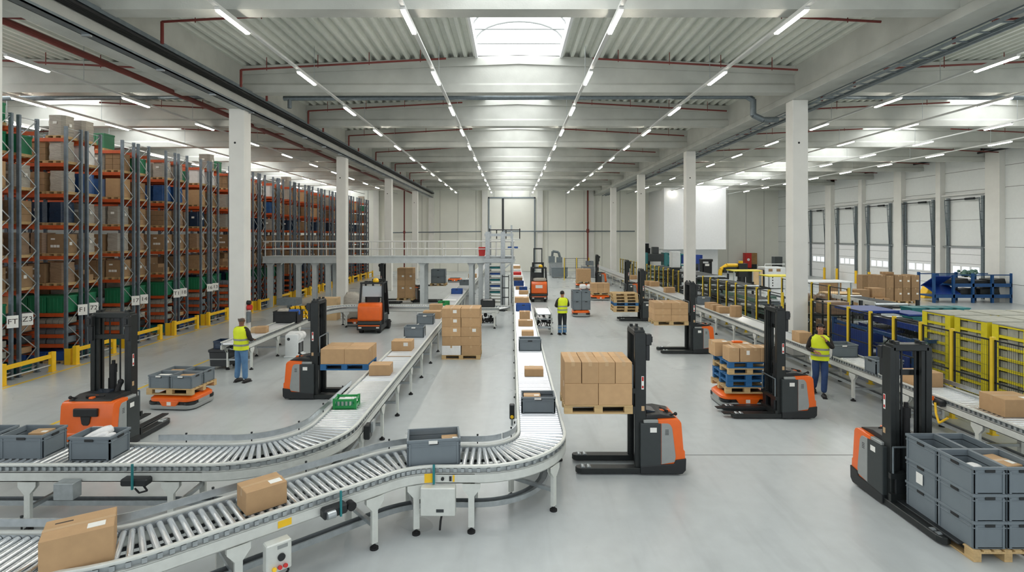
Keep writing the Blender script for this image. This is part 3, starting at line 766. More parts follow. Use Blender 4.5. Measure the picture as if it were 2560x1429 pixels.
# ------------------------------------------------------------------ goods on the conveyors
HT = 0.862                                               # top of the rollers
def on_line(px, py, hgt=HT): return gp(px, py, hgt)
tote('grey tote of white mail bags on the lower left conveyor beside the orange truck', -5.89, 7.72, HT, 0.60, 0.42, 0.33, 0)
tote('grey tote holding a small carton, cut by the photo edge on the lower left conveyor', -6.90, 7.80, HT, 0.62, 0.44, 0.33, 0)
tote('grey tote at the very edge of the photo, behind the tote with a carton', -7.62, 7.80, HT, 0.62, 0.44, 0.33, 0)
carton('small brown carton lying in the cut-off grey tote', -6.84, 7.86, HT+0.05, 0.24, 0.20, 0.25, 0.1, slip='top')
carton('flat brown parcel lying in the cut-off grey tote', -6.72, 7.70, HT+0.05, 0.18, 0.15, 0.19, 0.3)
def bag(label, x, y, z, sx, sy, sz, rz, material='poly_white', tilt=0.0, name='mail_bag'):
    m = MB().ball((0, 0, sz/2), (sx/2, sy/2, sz/2), 14, 8)
    for i, v in enumerate(m.v):                              # squarish pillow with creases
        n = 0.04*sin(31*v[0]+17*v[1]*3)+0.03*sin(53*v[1]+11*v[2])
        f = 1.0+n; q = lambda t, a: math.copysign(abs(t/a)**0.55, t)*a if a else t
        m.v[i] = (q(v[0], sx/2)*f, q(v[1], sy/2)*f, sz/2+q(v[2]-sz/2, sz/2)*f)
    o = obj(name, m, material, loc=(x, y, z), rz=rz, smooth=True); o.rotation_euler = (0, tilt, rz)
    return tag(o, label, 'bag')
bag('large white mail bag sticking out of the grey tote', -5.92, 7.76, HT+0.20, 0.40, 0.13, 0.15, 0.5, tilt=-0.40)
bag('crumpled white mail bag in front in the grey tote', -5.86, 7.64, HT+0.20, 0.34, 0.11, 0.12, 0.4, tilt=-0.35)
bag('small white mail bag at the right end of the grey tote', -5.74, 7.66, HT+0.19, 0.28, 0.11, 0.12, 0.55, tilt=-0.3)
tote('large grey tote with two parcels at the bend of the winding conveyor', -1.10, 7.58, HT, 0.73, 0.47, 0.36, 0.16, slip=True)
carton('white topped carton at the right end of the large grey tote', -0.88, 7.69, HT+0.10, 0.24, 0.20, 0.17, 0.2, slip='top')
carton('low brown carton at the left end of the large grey tote', -1.24, 7.56, HT+0.04, 0.24, 0.18, 0.17, 0.1)
# big cartons on the diagonal
carton('brown carton with a white label on the diagonal rollers, beyond the nearest carton', -2.92, 6.31, HT, 0.45, 0.34, 0.26, radians(43), slip='top')
cb_ = carton('largest brown carton at the lower left corner, nearest to the camera', -4.20, 5.25, HT, 0.56, 0.43, 0.34, radians(33), slip='top')
put('printed_mark', MB().box(-0.20, -0.06, 0.10, 0.122, 0.34, 0.3415).mesh('printed_mark', 'ink'), cb_)
# along A
g = 'goods on the conveyor left of the carton pallet'
grn = thing('folding_crate', 'green folding crate with white packets on the left conveyor', 'crate', (-3.03, 9.90, HT), 0.05)
m = MB().box(-0.20, 0.20, -0.15, 0.15, 0, 0.02)
for sx_, sy_ in ((-1, 0), (1, 0), (0, -1), (0, 1)):
    if sx_: m.box(min(sx_*0.20, sx_*0.185), max(sx_*0.20, sx_*0.185), -0.15, 0.15, 0.0, 0.06).box(min(sx_*0.20, sx_*0.185), max(sx_*0.20, sx_*0.185), -0.15, 0.15, 0.14, 0.18)
    else: m.box(-0.20, 0.20, min(sy_*0.15, sy_*0.135), max(sy_*0.15, sy_*0.135), 0.0, 0.06).box(-0.20, 0.20, min(sy_*0.15, sy_*0.135), max(sy_*0.15, sy_*0.135), 0.14, 0.18)
for sx_ in (-1, 1):
    for sy_ in (-1, 1): m.box(sx_*0.19-0.02, sx_*0.19+0.02, sy_*0.14-0.015, sy_*0.14+0.015, 0, 0.19)
obj('crate_frame', m, 'green', grn)
m = MB()
for i in range(5): m.box(-0.16+0.07*i, -0.13+0.07*i, -0.149, -0.14, 0.05, 0.15)
obj('slats', m, 'green_dark', grn)
tag(obj('white_packet', MB().box(-0.14, 0.10, -0.10, 0.10, 0, 0.12), 'poly_white', None, bevel=0.015, loc=(-3.05, 9.90, HT+0.022), rz=0.05), 'white packet lying in the green folding crate', 'packet')
carton('brown carton on the left conveyor behind the green crate', -2.97, 12.25, HT, 0.47, 0.36, 0.24, 0.03)
cc = carton('brown printed carton on the left conveyor, next ahead of the grey totes', -3.00, 14.85, HT, 0.55, 0.40, 0.27, 0.0, slip='front')
tag(obj('flat_card', MB().box(-0.32, 0.32, -0.02, 0.02, 0, 0.008), 'tape', loc=(-2.92, 14.0, HT), rz=0.0), 'thin strip of card lying on the left conveyor', 'card')
tote('grey tote on the left conveyor, nearer of two', -3.01, 16.75, HT, 0.62, 0.42, 0.34, 0.0, slip=True)
tote('grey tote on the left conveyor, farther of two', -3.06, 19.2, HT, 0.60, 0.42, 0.34, 0.0, slip=True)
carton('wide light carton on the left conveyor behind the grey totes', -3.02, 20.5, HT, 0.66, 0.45, 0.28, 0.0)
carton('orange topped carton on the left conveyor beside the cross conveyor end', -3.12, 22.2, HT, 0.50, 0.40, 0.32, 0.0)
carton('flat white packet on the left conveyor under the walkway', -2.95, 25.5, HT, 0.60, 0.50, 0.10, 0.0, material='poly_white', tape=False)
tote('low green tote on the left conveyor under the walkway', -3.05, 24.2, HT, 0.50, 0.36, 0.2, 0, color='green')
tote('blue tote on the left conveyor just under the walkway edge', -2.95, 29.0, HT, 0.60, 0.40, 0.28, 0, color='tote_blue')
tote('grey blue tote on the left conveyor beyond the walkway', -2.98, 34.0, HT, 0.62, 0.42, 0.34, 0)
carton('carton far down the left conveyor near the back wall', -2.92, 40.0, HT, 0.6, 0.45, 0.3, 0)
# along B
tote('grey tote with an open parcel on the skylight conveyor, nearest', 0.465, 9.72, HT, 0.61, 0.42, 0.29, 0, slip=True)
carton('reddish parcel standing in the nearest grey tote of the skylight conveyor', 0.36, 9.74, HT+0.03, 0.30, 0.22, 0.24, 0.0, slip='top')
carton('small brown carton on the skylight conveyor between the two grey totes', 0.49, 12.15, HT, 0.42, 0.30, 0.17, 0)
tag(obj('loose_label', MB().box(-0.06, 0.06, -0.05, 0.05, 0, 0.05), 'paper', bevel=0.01, loc=(0.47, 12.85, HT)), 'small grey white packet lying behind the small carton', 'packet')
tote('grey tote on the skylight conveyor, second from the camera', 0.49, 14.85, HT, 0.62, 0.42, 0.32, 0)
specs = [(0.49, 17.0, 0.38, 0.3, 0.15, 'cardboard'), (0.47, 18.8, 0.50, 0.36, 0.20, 'cardboard'), (0.48, 20.4, 0.40, 0.36, 0.28, 'cardboard'),
         (0.46, 25.2, 0.66, 0.5, 0.26, 'cardboard'), (0.62, 28.8, 0.5, 0.4, 0.2, 'cardboard'), (0.42, 31.2, 0.42, 0.36, 0.2, 'cardboard'), (0.40, 36.5, 0.6, 0.45, 0.3, 'cardboard_dark')]
for i, (x, y, a, b, c, mm) in enumerate(specs):
    carton('brown carton on the skylight conveyor, %s beyond the second grey tote' % ORD[i], x, y, HT, a, b, c, 0, 'cartons on the skylight conveyor', mm, slip='top' if i % 2 else None, along='y' if i == 2 else 'x')
tote('blue tote with a sagging rim on the skylight conveyor, nearest blue one', 0.47, 22.5, HT, 0.62, 0.44, 0.30, 0, color='tote_blue')
tote('blue tote on the skylight conveyor, middle of three', 0.63, 30.2, HT, 0.44, 0.4, 0.26, 0, color='tote_blue')
tote('blue tote on the skylight conveyor, farthest of three', 0.42, 33.5, HT, 0.62, 0.44, 0.32, 0, color='tote_blue')
tag(obj('red_box', MB().box(-0.3, 0.3, -0.2, 0.2, 0, 0.42), 'red', bevel=0.05, loc=(0.40, 40.5, HT)), 'dark red rounded box far down the skylight conveyor', 'box')
carton('white lidded carton far down the skylight conveyor', 0.42, 38.6, HT, 0.66, 0.5, 0.28, 0, material='poly_white', tape=False)
carton('pale carton near the far end of the skylight conveyor', 0.42, 44.0, HT, 0.6, 0.5, 0.4, 0, material='poly_white', tape=False)
carton('brown carton near the far end of the skylight conveyor', 0.42, 47.0, HT, 0.6, 0.5, 0.5, 0)
# along C
carton('brown carton at the photo edge on the conveyor by the fence', 8.80, 9.56, HT, 0.62, 0.52, 0.31, 0, slip='top')
carton('brown carton on the fence conveyor behind the nearest stacker mast', 8.62, 11.35, HT, 0.56, 0.42, 0.30, 0)
tote('grey tote on the fence conveyor partly behind the nearest stacker mast', 8.50, 12.35, HT, 0.64, 0.42, 0.33, 0)
tote('lidded grey tote on the fence conveyor beside the walking worker', 8.55, 14.1, HT, 0.70, 0.48, 0.33, 0, slip=True)
carton('brown carton on the fence conveyor behind the walking worker', 8.50, 15.85, HT, 0.36, 0.42, 0.32, 0)
m = MB().prism([(0.22*cos(pi/8+i*pi/4), 0.22*sin(pi/8+i*pi/4)) for i in range(8)], 'z', 0, 0.42)
tag(obj('cardboard_drum', m, 'cardboard', loc=(8.66, 20.9, HT)), 'eight sided brown carton on the fence conveyor', 'box')
for i, (x, y) in enumerate(((8.55, 21.9), (8.5, 22.5), (8.56, 23.2))):
    carton('low brown carton on the fence conveyor, %s behind the eight sided one' % ORD[i], x, y, HT, 0.42, 0.36, 0.26, 0.1*i, 'low cartons on the fence conveyor')
tote('grey tote on the fence conveyor farther back with a paper label', 8.66, 24.6, HT, 0.66, 0.42, 0.35, 0, slip=True)
for i, (x, y) in enumerate(((8.62, 29.6), (8.75, 33.2), (8.6, 33.8), (8.6, 38.5))):
    carton('brown carton on the far stretch of the fence conveyor, %s from the camera' % ORD[i], x, y, HT, 0.52, 0.42, 0.30, 0.05*i, 'cartons on the far fence conveyor')

# ------------------------------------------------------------------ stacker trucks (forks point to -x)
def make_stacker(loc, rz, lift, label, wide=1.0, group='pallet stacker trucks'):
    r = thing('pallet_stacker', label, 'stacker truck', loc, rz, group)
    W = 0.36*wide
    core = [(0.30, 0.12), (0.30, 0.925), (0.60, 0.94), (0.655, 0.92), (0.685, 0.87), (0.722, 0.42), (0.745, 0.405), (0.75, 0.28), (0.75, 0.12)]
    hood = obj('rear_hood', MB().prism(core, 'y', -W, W), 'truck_orange', r, bevel=0.022, seg=3, smooth=True)
    obj('battery_cover', MB().box(0.0, 0.345, -W-0.012, W+0.012, 0.15, 0.868), 'truck_grey', r, bevel=0.012, seg=2)
    gp_ = [(0.35, 0.187), (0.572, 0.227), (0.588, 0.315), (0.53, 0.79), (0.50, 0.845), (0.46, 0.868), (0.35, 0.868)]
    for s in (-1, 1):
        sp = obj('side_panel', MB().prism(gp_, 'y', s*(W-0.01), s*(W+0.011)), 'truck_light', r, bevel=0.006)
        m = MB()
        for i in range(4): m.box(0.41, 0.47, s*(W+0.0112)-0.001, s*(W+0.0112)+0.001, 0.68+0.025*i, 0.69+0.025*i)
        obj('vent_slots', m, 'black_plastic', sp)
        pl = MB().box(0.16, 0.27, s*(W+0.0125)-0.001, s*(W+0.0125)+0.001, 0.72, 0.80)
        obj('data_plate', pl, 'paper', r)
    base = [(0, 0.03), (0.70, 0.03), (0.755, 0.09), (0.762, 0.285), (0.59, 0.262), (0.56, 0.20), (0.0, 0.16)]
    obj('base_skirt', MB().prism(base, 'y', -W-0.018, W+0.018), 'black_plastic', r, bevel=0.012, seg=2)
    obj('drive_wheel', MB().cyl((0.5, -0.05, 0.09), (0.5, 0.05, 0.09), 0.09, 16).cyl((0.6, -W+0.05, 0.05), (0.6, -W+0.1, 0.05), 0.05, 12).cyl((0.6, W-0.1, 0.05), (0.6, W-0.05, 0.05), 0.05, 12), 'black_rubber', r, smooth=True)
    obj('top_strip', MB().box(0.06, 0.35, -W+0.01, W-0.01, 0.862, 0.915), 'truck_light', r, bevel=0.01)
    deck_ = obj('control_deck', MB().prism([(0.10, 0.91), (0.62, 0.935), (0.60, 0.955), (0.36, 1.0), (0.12, 0.985)], 'y', -W*0.82, W*0.82), 'black_plastic', r, bevel=0.015, seg=2)
    obj('screen', MB().quadbox([(0.16, -0.16, 0.985), (0.30, -0.16, 0.995), (0.30, 0.10, 0.995), (0.16, 0.10, 0.985), (0.15, -0.16, 1.03), (0.30, -0.16, 1.005), (0.30, 0.10, 1.005), (0.15, 0.10, 1.03)]), 'screen', deck_)
    obj('orange_inlay', MB().box(0.40, 0.58, -0.06, 0.02, 0.955, 0.992), 'truck_orange', deck_, bevel=0.01)
    gripm = MB().cyl((0.14, 0.14, 0.97), (0.06, 0.16, 1.13), 0.045, 10).ball((0.06, 0.16, 1.13), 0.055, 10, 7).cyl((0.50, -W*0.6, 0.95), (0.60, -W*0.75, 1.0), 0.014, 8).ball((0.61, -W*0.76, 1.0), 0.03, 10, 7)
    gripm.cyl((0.45, W*0.3, 0.98), (0.52, -W*0.3, 0.99), 0.022, 8)
    obj('control_grip', gripm, 'black_rubber', r, smooth=True)
    # mast
    Y = 0.265*wide
    for s in (-1, 1):
        up = obj('mast_upright', MB().box(-0.08, 0.11, s*Y-0.042, s*Y+0.042, 0.05, 2.36), 'mast_black', r, bevel=0.008)
        m = MB().box(0.03, 0.072, s*(Y+0.043)-0.002, s*(Y+0.043)+0.002, 1.42, 1.64)
        d_ = obj('warning_label', m, 'paper', up)
        obj('red_symbol', MB().box(0.036, 0.066, s*(Y+0.0455)-0.001, s*(Y+0.0455)+0.001, 1.56, 1.63).box(0.036, 0.066, s*(Y+0.0455)-0.001, s*(Y+0.0455)+0.001, 1.44, 1.48), 'red', d_)
        obj('hazard_label', MB().box(0.03, 0.08, s*(Y+0.043)-0.002, s*(Y+0.043)+0.002, 1.06, 1.14), 'tape', up)
        obj('inner_rail', MB().box(-0.06, -0.01, s*(Y-0.075)-0.028, s*(Y-0.075)+0.028, 0.10, 2.44).box(0.04, 0.08, s*(Y-0.075)-0.028, s*(Y-0.075)+0.028, 0.10, 2.44), 'mast_black', r)
        obj('mast_bracket', MB().box(0.11, 0.20, s*Y-0.05, s*Y+0.05, 2.16, 2.34).box(0.11, 0.17, s*Y-0.04, s*Y+0.04, 1.90, 2.16).box(0.20, 0.225, s*Y-0.02, s*Y+0.03, 2.20, 2.30), 'black_plastic', r, bevel=0.006)
    obj('top_bridge', MB().box(-0.08, 0.10, -Y, Y, 2.30, 2.40), 'mast_black', r, bevel=0.01)
    obj('cross_member', MB().box(0.04, 0.10, -Y, Y, 1.92, 2.00), 'mast_black', r, bevel=0.006); obj('cross_member', MB().box(0.04, 0.10, -Y, Y, 0.18, 0.30), 'mast_black', r, bevel=0.006)
    obj('lift_cylinder', MB().cyl((0.03, 0, 0.15), (0.03, 0, 1.30), 0.05, 14).cyl((0.03, 0, 1.30), (0.03, 0, 1.45), 0.06, 14).cyl((0.03, 0, 1.45), (0.03, 0, 1.52), 0.03, 10).cyl((0.06, 0.07, 0.3), (0.06, 0.07, 1.4), 0.012, 6).cyl((0.06, -0.07, 0.3), (0.06, -0.07, 1.2), 0.012, 6), 'black_rubber', r, smooth=True)
    obj('lift_chain', MB().box(-0.02, 0.0, -0.11, -0.09, lift+0.2, 2.32).box(-0.02, 0.0, 0.09, 0.11, lift+0.2, 2.32), 'dark_metal', r)
    # carriage, forks, support legs
    obj('fork_carriage', MB().box(-0.135, -0.08, -0.34*wide, 0.34*wide, lift+0.02, lift+0.14).box(-0.135, -0.08, -0.34*wide, 0.34*wide, lift+0.36, lift+0.44).box(-0.12, -0.07, -0.2, -0.12, lift, lift+0.46).box(-0.12, -0.07, 0.12, 0.2, lift, lift+0.46), 'mast_black', r)
    obj('load_backrest', MB().tube([(-0.12, s_*0.3*wide, zz) for s_, zz in ((-1, lift+0.4), (-1, lift+0.82), (1, lift+0.82), (1, lift+0.4))], 0.014, 8), 'galv_blue', r)
    for s in (-1, 1):
        obj('fork', MB().prism([(-0.08, lift+0.01), (-1.22, lift+0.03), (-1.24, lift+0.055), (-0.13, lift+0.062), (-0.13, lift+0.4), (-0.08, lift+0.4)], 'y', s*0.19-0.075, s*0.19+0.075), 'dark_metal', r, bevel=0.006)
        yy = s*Y; n_ = [(0.10, yy-0.085), (-0.98, yy-0.085), (-1.05, yy-0.06), (-1.075, yy), (-1.05, yy+0.06), (-0.98, yy+0.085), (0.10, yy+0.085)]
        lg = obj('support_leg', MB().prism(n_, 'z', 0.025, 0.115), 'mast_black', r, bevel=0.008)
        obj('load_roller', MB().cyl((-0.95, yy-0.055, 0.09), (-0.95, yy+0.055, 0.09), 0.045, 12).cyl((-0.85, yy-0.055, 0.09), (-0.85, yy+0.055, 0.09), 0.045, 12), 'galv', lg, smooth=True)
    return r
def stack_grid(xs, ys, z, dims, fmt, group, rows=(('lower', 0),), slips=None, jitter=0.004, material='cardboard', along='y', **kw):
    """cartons in a grid; fmt takes (row word, front/back word, place word)"""
    sx, sy, sz = dims
    for rw, lv in rows:
        for j, y in enumerate(ys):
            for i, x in enumerate(xs):
                pw = ('left', 'right')[i] if len(xs) == 2 else ('left', 'middle', 'right')[i] if len(xs) == 3 else POS4[i] if len(xs) == 4 else 'single'
                fw = ('front', 'back')[j] if len(ys) == 2 else ('front', 'middle', 'back')[j] if len(ys) == 3 else 'front'
                carton(fmt % (rw, fw, pw), x+random.uniform(-jitter, jitter), y+random.uniform(-jitter, jitter), z+lv*sz, sx-0.008, sy-0.008, sz-0.002, random.uniform(-0.008, 0.008),
                       group, material, slip=(slips if random.random() < 0.7 else None), along=along, **kw)

# S1: raised pallet beside the bend
x0, y0 = 2.14, 9.36                                          # body front / centre line
S1 = make_stacker((x0, y0, 0), 0, 1.0, 'orange and grey stacker holding a raised carton load beside the conveyor bend')
pallet('plain wooden pallet raised on the stacker beside the conveyor bend', x0-0.70, y0+0.02, 1.0+0.03, 1.14, 0.80)
zb = 1.0+0.03+0.145
xl = x0-0.70-0.565
stack_grid([xl+0.2825, xl+0.8475], [y0-0.18, y0+0.22], zb, (0.565, 0.40, 0.36), 'wide tan carton, %s row, %s %s, raised by the bend', 'raised cartons beside the bend', along='x')
stack_grid([xl+0.141+0.2825*i for i in range(4)], [y0-0.18, y0+0.22], zb+0.36, (0.2825, 0.40, 0.36), 'narrow tan carton, %s row, %s, %s, raised by the bend', 'raised cartons beside the bend', rows=(('upper', 0),))

# S2: faces right, blue pallet raised
x0, y0 = gp(795, 1000)[0]-0.11, 13.5
S2 = make_stacker((x0, y0, 0), pi, 0.70, 'orange and grey stacker with a raised blue pallet left of the long conveyor')
pallet('blue pallet raised on the stacker left of the long conveyor', x0+0.755, y0-0.02, 0.735, 1.16, 0.82, material='pallet_blue')
xl = x0+0.755-0.58
stack_grid([xl+0.29, xl+0.87], [y0-0.22, y0+0.20], 0.735+0.145, (0.58, 0.41, 0.37), 'plain tan carton, %s row, %s %s, on the blue raised pallet', 'cartons on the blue raised pallet', along='x')

# S3: stacker behind a mobile robot with stacked pallets
x0, y0 = 5.87, 12.10
S3 = make_stacker((x0, y0, 0), 0, 0.045, 'orange and grey stacker standing behind the robot with stacked pallets')
# S4: raised pallet, six boxes
x0, y0 = gp(1733, 885)[0], 18.55
S4 = make_stacker((x0, y0, 0), 0, 0.94, 'stacker with a raised load of low cartons in front of the fence conveyor')
pallet('wooden pallet raised on the stacker in front of the fence conveyor', x0-0.74, y0, 0.975, 1.15, 0.82)
zb = 0.975+0.145
stack_grid([x0-0.74-0.285, x0-0.74+0.285], [y0-0.2, y0+0.2], zb, (0.57, 0.40, 0.205), 'low brown carton, %s layer, %s %s, by the fence conveyor', 'low cartons on the raised pallet', rows=(('bottom', 0), ('middle', 1), ('top', 2)))
# S5: behind, with stacked pallets
x0, y0 = gp(1612, 803)[0]-0.1, 25.5
S5 = make_stacker((x0, y0, 0), 0, 0.40, 'stacker carrying a stack of wooden pallets, middle distance')
for i in range(6):
    pallet('%s pallet, counted from below, on the stacker in the middle distance' % ORD[i], x0-0.78+random.uniform(-.02, .02), y0+random.uniform(-.02, .02), 0.435+0.145*i, 1.15, 0.82, group='pallets on the middle stacker', material='pallet_blue' if i == 2 else 'wood')
# S6: near right, seen from its left side, faces the camera
S6 = make_stacker((5.86, 8.00, 0), pi/2, 0.09, 'nearest orange and grey stacker at the right, mast facing the stacked totes')
px0, px1, py0, py1 = 5.66, 6.50, 6.62, 7.79
pallet('wooden pallet under the stacked grey totes at the lower right', (px0+px1)/2, (py0+py1)/2, 0.0, py1-py0+0.02, px1-px0+0.02, rz=pi/2)
tw, tl, th = 0.418, 0.578, 0.335
for lv in range(3):
    for j in range(2):
        for i in range(2):
            lab = 'grey tote in the lower right stack, %s layer, %s %s' % (('bottom', 'middle', 'top')[lv], ('near', 'far')[j], ('left', 'right')[i])
            tote(lab, px0+tw*(i+0.5)+0.002, py0+0.005+tl*(j+0.5), 0.146+th*lv, tl, tw, th+0.004, pi/2, 'stacked grey totes at the lower right', slip=False)
tag(obj('paper_note', MB().box(-0.003, 0.0, -0.06, 0.06, 0, 0.15), 'paper', loc=(px0-0.001, 7.50, 0.55)), 'white paper note stuck on the side of the stacked grey totes', 'note')
bag('white packet lying in the near left top tote', 5.88, 6.9, 0.98, 0.22, 0.16, 0.1, 0.3)
carton('flat brown parcel lying in the near right top tote', 6.30, 6.98, 0.98, 0.26, 0.36, 0.12, 0.2, slip='top')
# S7: left, seen from behind
S7 = make_stacker((-7.68, 10.44, 0), -pi/2, 0.10, 'wide orange stacker seen from behind at the left, beyond the totes', wide=1.32)
c7 = obj('rear_handle', MB().box(0.68, 0.735, -0.22, 0.22, 0.70, 0.84), 'black_plastic', S7, bevel=0.02, seg=2)
obj('rear_emblem', MB().prism([(-0.09, 0.70), (0.09, 0.70), (0.07, 0.58), (0.04, 0.55), (-0.04, 0.55), (-0.07, 0.58)], 'x', 0.70, 0.728), 'black_plastic', S7, bevel=0.006)
obj('number_plate', MB().box(0.715, 0.745, 0.14, 0.32, 0.42, 0.54), 'paper', S7)
S7n = put('plate_lettering', text_mesh('1767', 0.07, 'ink'), S7); S7n.location = (0.7465, 0.23, 0.48); S7n.rotation_euler = (pi/2, 0, pi/2); S7.scale = (1, 1, 1.05)

# ------------------------------------------------------------------ mobile robots
def make_agv(loc, rz, label, L_=1.22, Wd=0.86):
    r = thing('mobile_robot', label, 'mobile robot', loc, rz, 'orange mobile robots')
    def outline(a, b, c):
        P = []
        for sx, sy, a0 in ((1, 1, 0), (-1, 1, 90), (-1, -1, 180), (1, -1, 270)):
            for i in range(6):
                t = radians(a0+18*i); P.append((sx*(a-c)+c*cos(t), sy*(b-c)+c*sin(t)))
        return P
    a, b = L_/2, Wd/2
    obj('bumper', MB().prism(outline(a, b, 0.20), 'z', 0.03, 0.12), 'truck_light', r, bevel=0.015, seg=2, smooth=True)
    obj('underbody', MB().prism(outline(a-0.05, b-0.05, 0.18), 'z', 0.02, 0.22), 'black_plastic', r)
    sh = MB(); o1, o2, o3 = outline(a-0.02, b-0.02, 0.19), outline(a-0.02, b-0.02, 0.19), outline(a-0.09, b-0.09, 0.14)
    n_ = len(o1)
    for q, z in ((o1, 0.20), (o2, 0.26), (o3, 0.315)):
        for p in q: sh.v.append((p[0], p[1], z))
    for l in range(2):
        for i in range(n_):
            j = (i+1) % n_; sh.f.append((l*n_+i, l*n_+j, (l+1)*n_+j, (l+1)*n_+i))
    sh.f.append(tuple(range(2*n_, 3*n_))); sh.f.append(tuple(reversed(range(n_))))
    obj('orange_cover', sh, 'truck_orange', r, smooth=True, ang=40)
    for s in (-1, 1):
        fp = obj('front_panel', MB().prism([(-a+0.32, 0.22), (-a+0.40, 0.10), (a-0.40, 0.10), (a-0.32, 0.22)], 'y', s*(b-0.05), s*(b+0.003)), 'truck_orange', r, bevel=0.006)
        obj('number_label', MB().box(-0.05, 0.05, s*(b+0.0035)-0.001, s*(b+0.0035)+0.001, 0.12, 0.20), 'paper', fp)
        obj('end_panel', MB().box(s*(a-0.03)-0.012, s*(a-0.03)+0.012, -0.2, 0.2, 0.12, 0.20), 'truck_light', r)
        for sy in (-1, 1): obj('sensor_window', MB().cyl((s*(a-0.15), sy*(b-0.15), 0.13), (s*(a-0.15), sy*(b-0.15), 0.19), 0.14, 14), 'black_plastic', r, smooth=True)
    obj('lift_plate', MB().box(-a+0.18, a-0.18, -b+0.14, b-0.14, 0.31, 0.345), 'dark_metal', r, bevel=0.006)
    return r
R1 = make_agv((-7.80, 12.78, 0), radians(-4), 'orange mobile robot carrying a pallet of grey totes at the left', 1.12, 0.92)
pallet('wooden pallet on the left mobile robot', -7.82, 12.82, 0.345, 1.10, 0.92, rz=radians(-4))
for j in range(2):
    for i in range(2):
        tote('grey tote on the left mobile robot, %s %s' % (('front', 'back')[j], ('left', 'right')[i]), -7.82+0.53*(i-0.5)+0.03*(j-.5), 12.82+0.45*(j-0.5)-0.04*(i-.5), 0.49, 0.52, 0.44, 0.30, radians(-4), 'grey totes on the left mobile robot', slip=(j == 0))
        if (i, j) != (1, 1): tag(obj('flat_parcel', MB().box(-0.2, 0.2, -0.14, 0.14, 0, 0.05), ('paper', 'cardboard', 'poly_white')[i+j], bevel=0.012, loc=(-7.82+0.53*(i-0.5), 12.82+0.45*(j-0.5), 0.69), rz=0.1*i), '%s parcel lying in the %s %s tote on the left robot' % (('white', 'brown', 'white')[i+j], ('front', 'back')[j], ('left', 'right')[i]), 'parcel')
R2 = make_agv((5.46, 12.94, 0), 0, 'orange mobile robot under a stack of blue and wooden pallets', 1.20, 0.90)
cols = ['wood', 'pallet_blue', 'pallet_blue', 'wood', 'pallet_blue']
for i, c_ in enumerate(cols):
    pallet('%s pallet, %s from below, on the robot before the stacker' % ('blue' if c_ != 'wood' else 'wooden', ORD[i]), 5.50+random.uniform(-.02, .02)-(0.04 if i == 0 else 0), 12.97+random.uniform(-.02, .02), 0.345+0.146*i, 1.0, 0.96, rz=random.uniform(-.015, .015), material=c_)
zb = 0.345+0.146*5
stack_grid([5.50-0.365, 5.50-0.11, 5.50+0.13, 5.50+0.37], [12.95-0.28], zb, (0.25, 0.40, 0.33), 'brown carton, %s row, %s, %s, on the blue pallet stack', 'cartons on the blue pallet stack', slips='front')
carton('large brown carton at the back left of the blue pallet stack', 5.09, 13.28, zb, 0.36, 0.4, 0.34, 0.02, slip='top')
carton('flat pale carton at the back right of the blue pallet stack', 5.56, 13.25, zb, 0.5, 0.4, 0.30, 0.02, slip='top')
tag(obj('orange_tray', MB().box(-0.12, 0.12, -0.06, 0.06, 0, 0.05), 'truck_orange', bevel=0.015, loc=(5.51, 13.22, zb+0.30)), 'small orange tray on top of the flat pale carton', 'tray')
R3 = make_agv((3.42, 26.9, 0), pi/2, 'orange mobile robot carrying four grey totes in the middle aisle', 1.0, 0.86)
for lv in range(2):
    for i in range(2):
        tote('grey tote on the middle aisle robot, %s %s' % (('lower', 'upper')[lv], ('left', 'right')[i]), 3.42+0.44*(i-0.5), 26.9, 0.345+0.46*lv, 0.8, 0.435, 0.465, pi/2, 'grey totes on the middle aisle robot')
R4 = make_agv((5.45, 33.6, 0), 0, 'orange mobile robot carrying cartons, behind the pallet carrying stacker', 1.2, 0.9)
pallet('wooden pallet on the robot behind the middle stacker', 5.45, 33.6, 0.345, 1.15, 0.85)
stack_grid([5.08, 5.45, 5.82], [33.4, 33.8], 0.49, (0.37, 0.40, 0.28), 'light carton, %s layer, %s %s, on the far carton robot', 'cartons on the far robot', rows=(('lower', 0), ('upper', 1)), detail=False)
R5 = make_agv((6.55/1.06-0.7, 41.5, 0), 0, 'orange mobile robot with a tall carton far down the aisle', 1.2, 0.9)
pallet('wooden pallet on the far robot with the tall carton', 5.48, 41.5, 0.345, 1.1, 0.85)
carton('tall carton on the far robot in the middle aisle', 5.48, 41.5, 0.49, 1.05, 0.8, 0.95, 0, slip='top')
R6 = make_agv((5.1, 37.0, 0), 0, 'dark based mobile robot with white bags, middle distance', 1.1, 0.8)
bag('left white bag on the bag carrying robot', 4.85, 36.9, 0.345, 0.45, 0.6, 0.32, 0.0)
bag('right white bag on the bag carrying robot', 5.35, 36.9, 0.345, 0.45, 0.6, 0.32, 0.0)
R7 = make_agv((-4.9, 46.5, 0), 0, 'orange mobile robot far back left of the long conveyor', 1.2, 0.9)
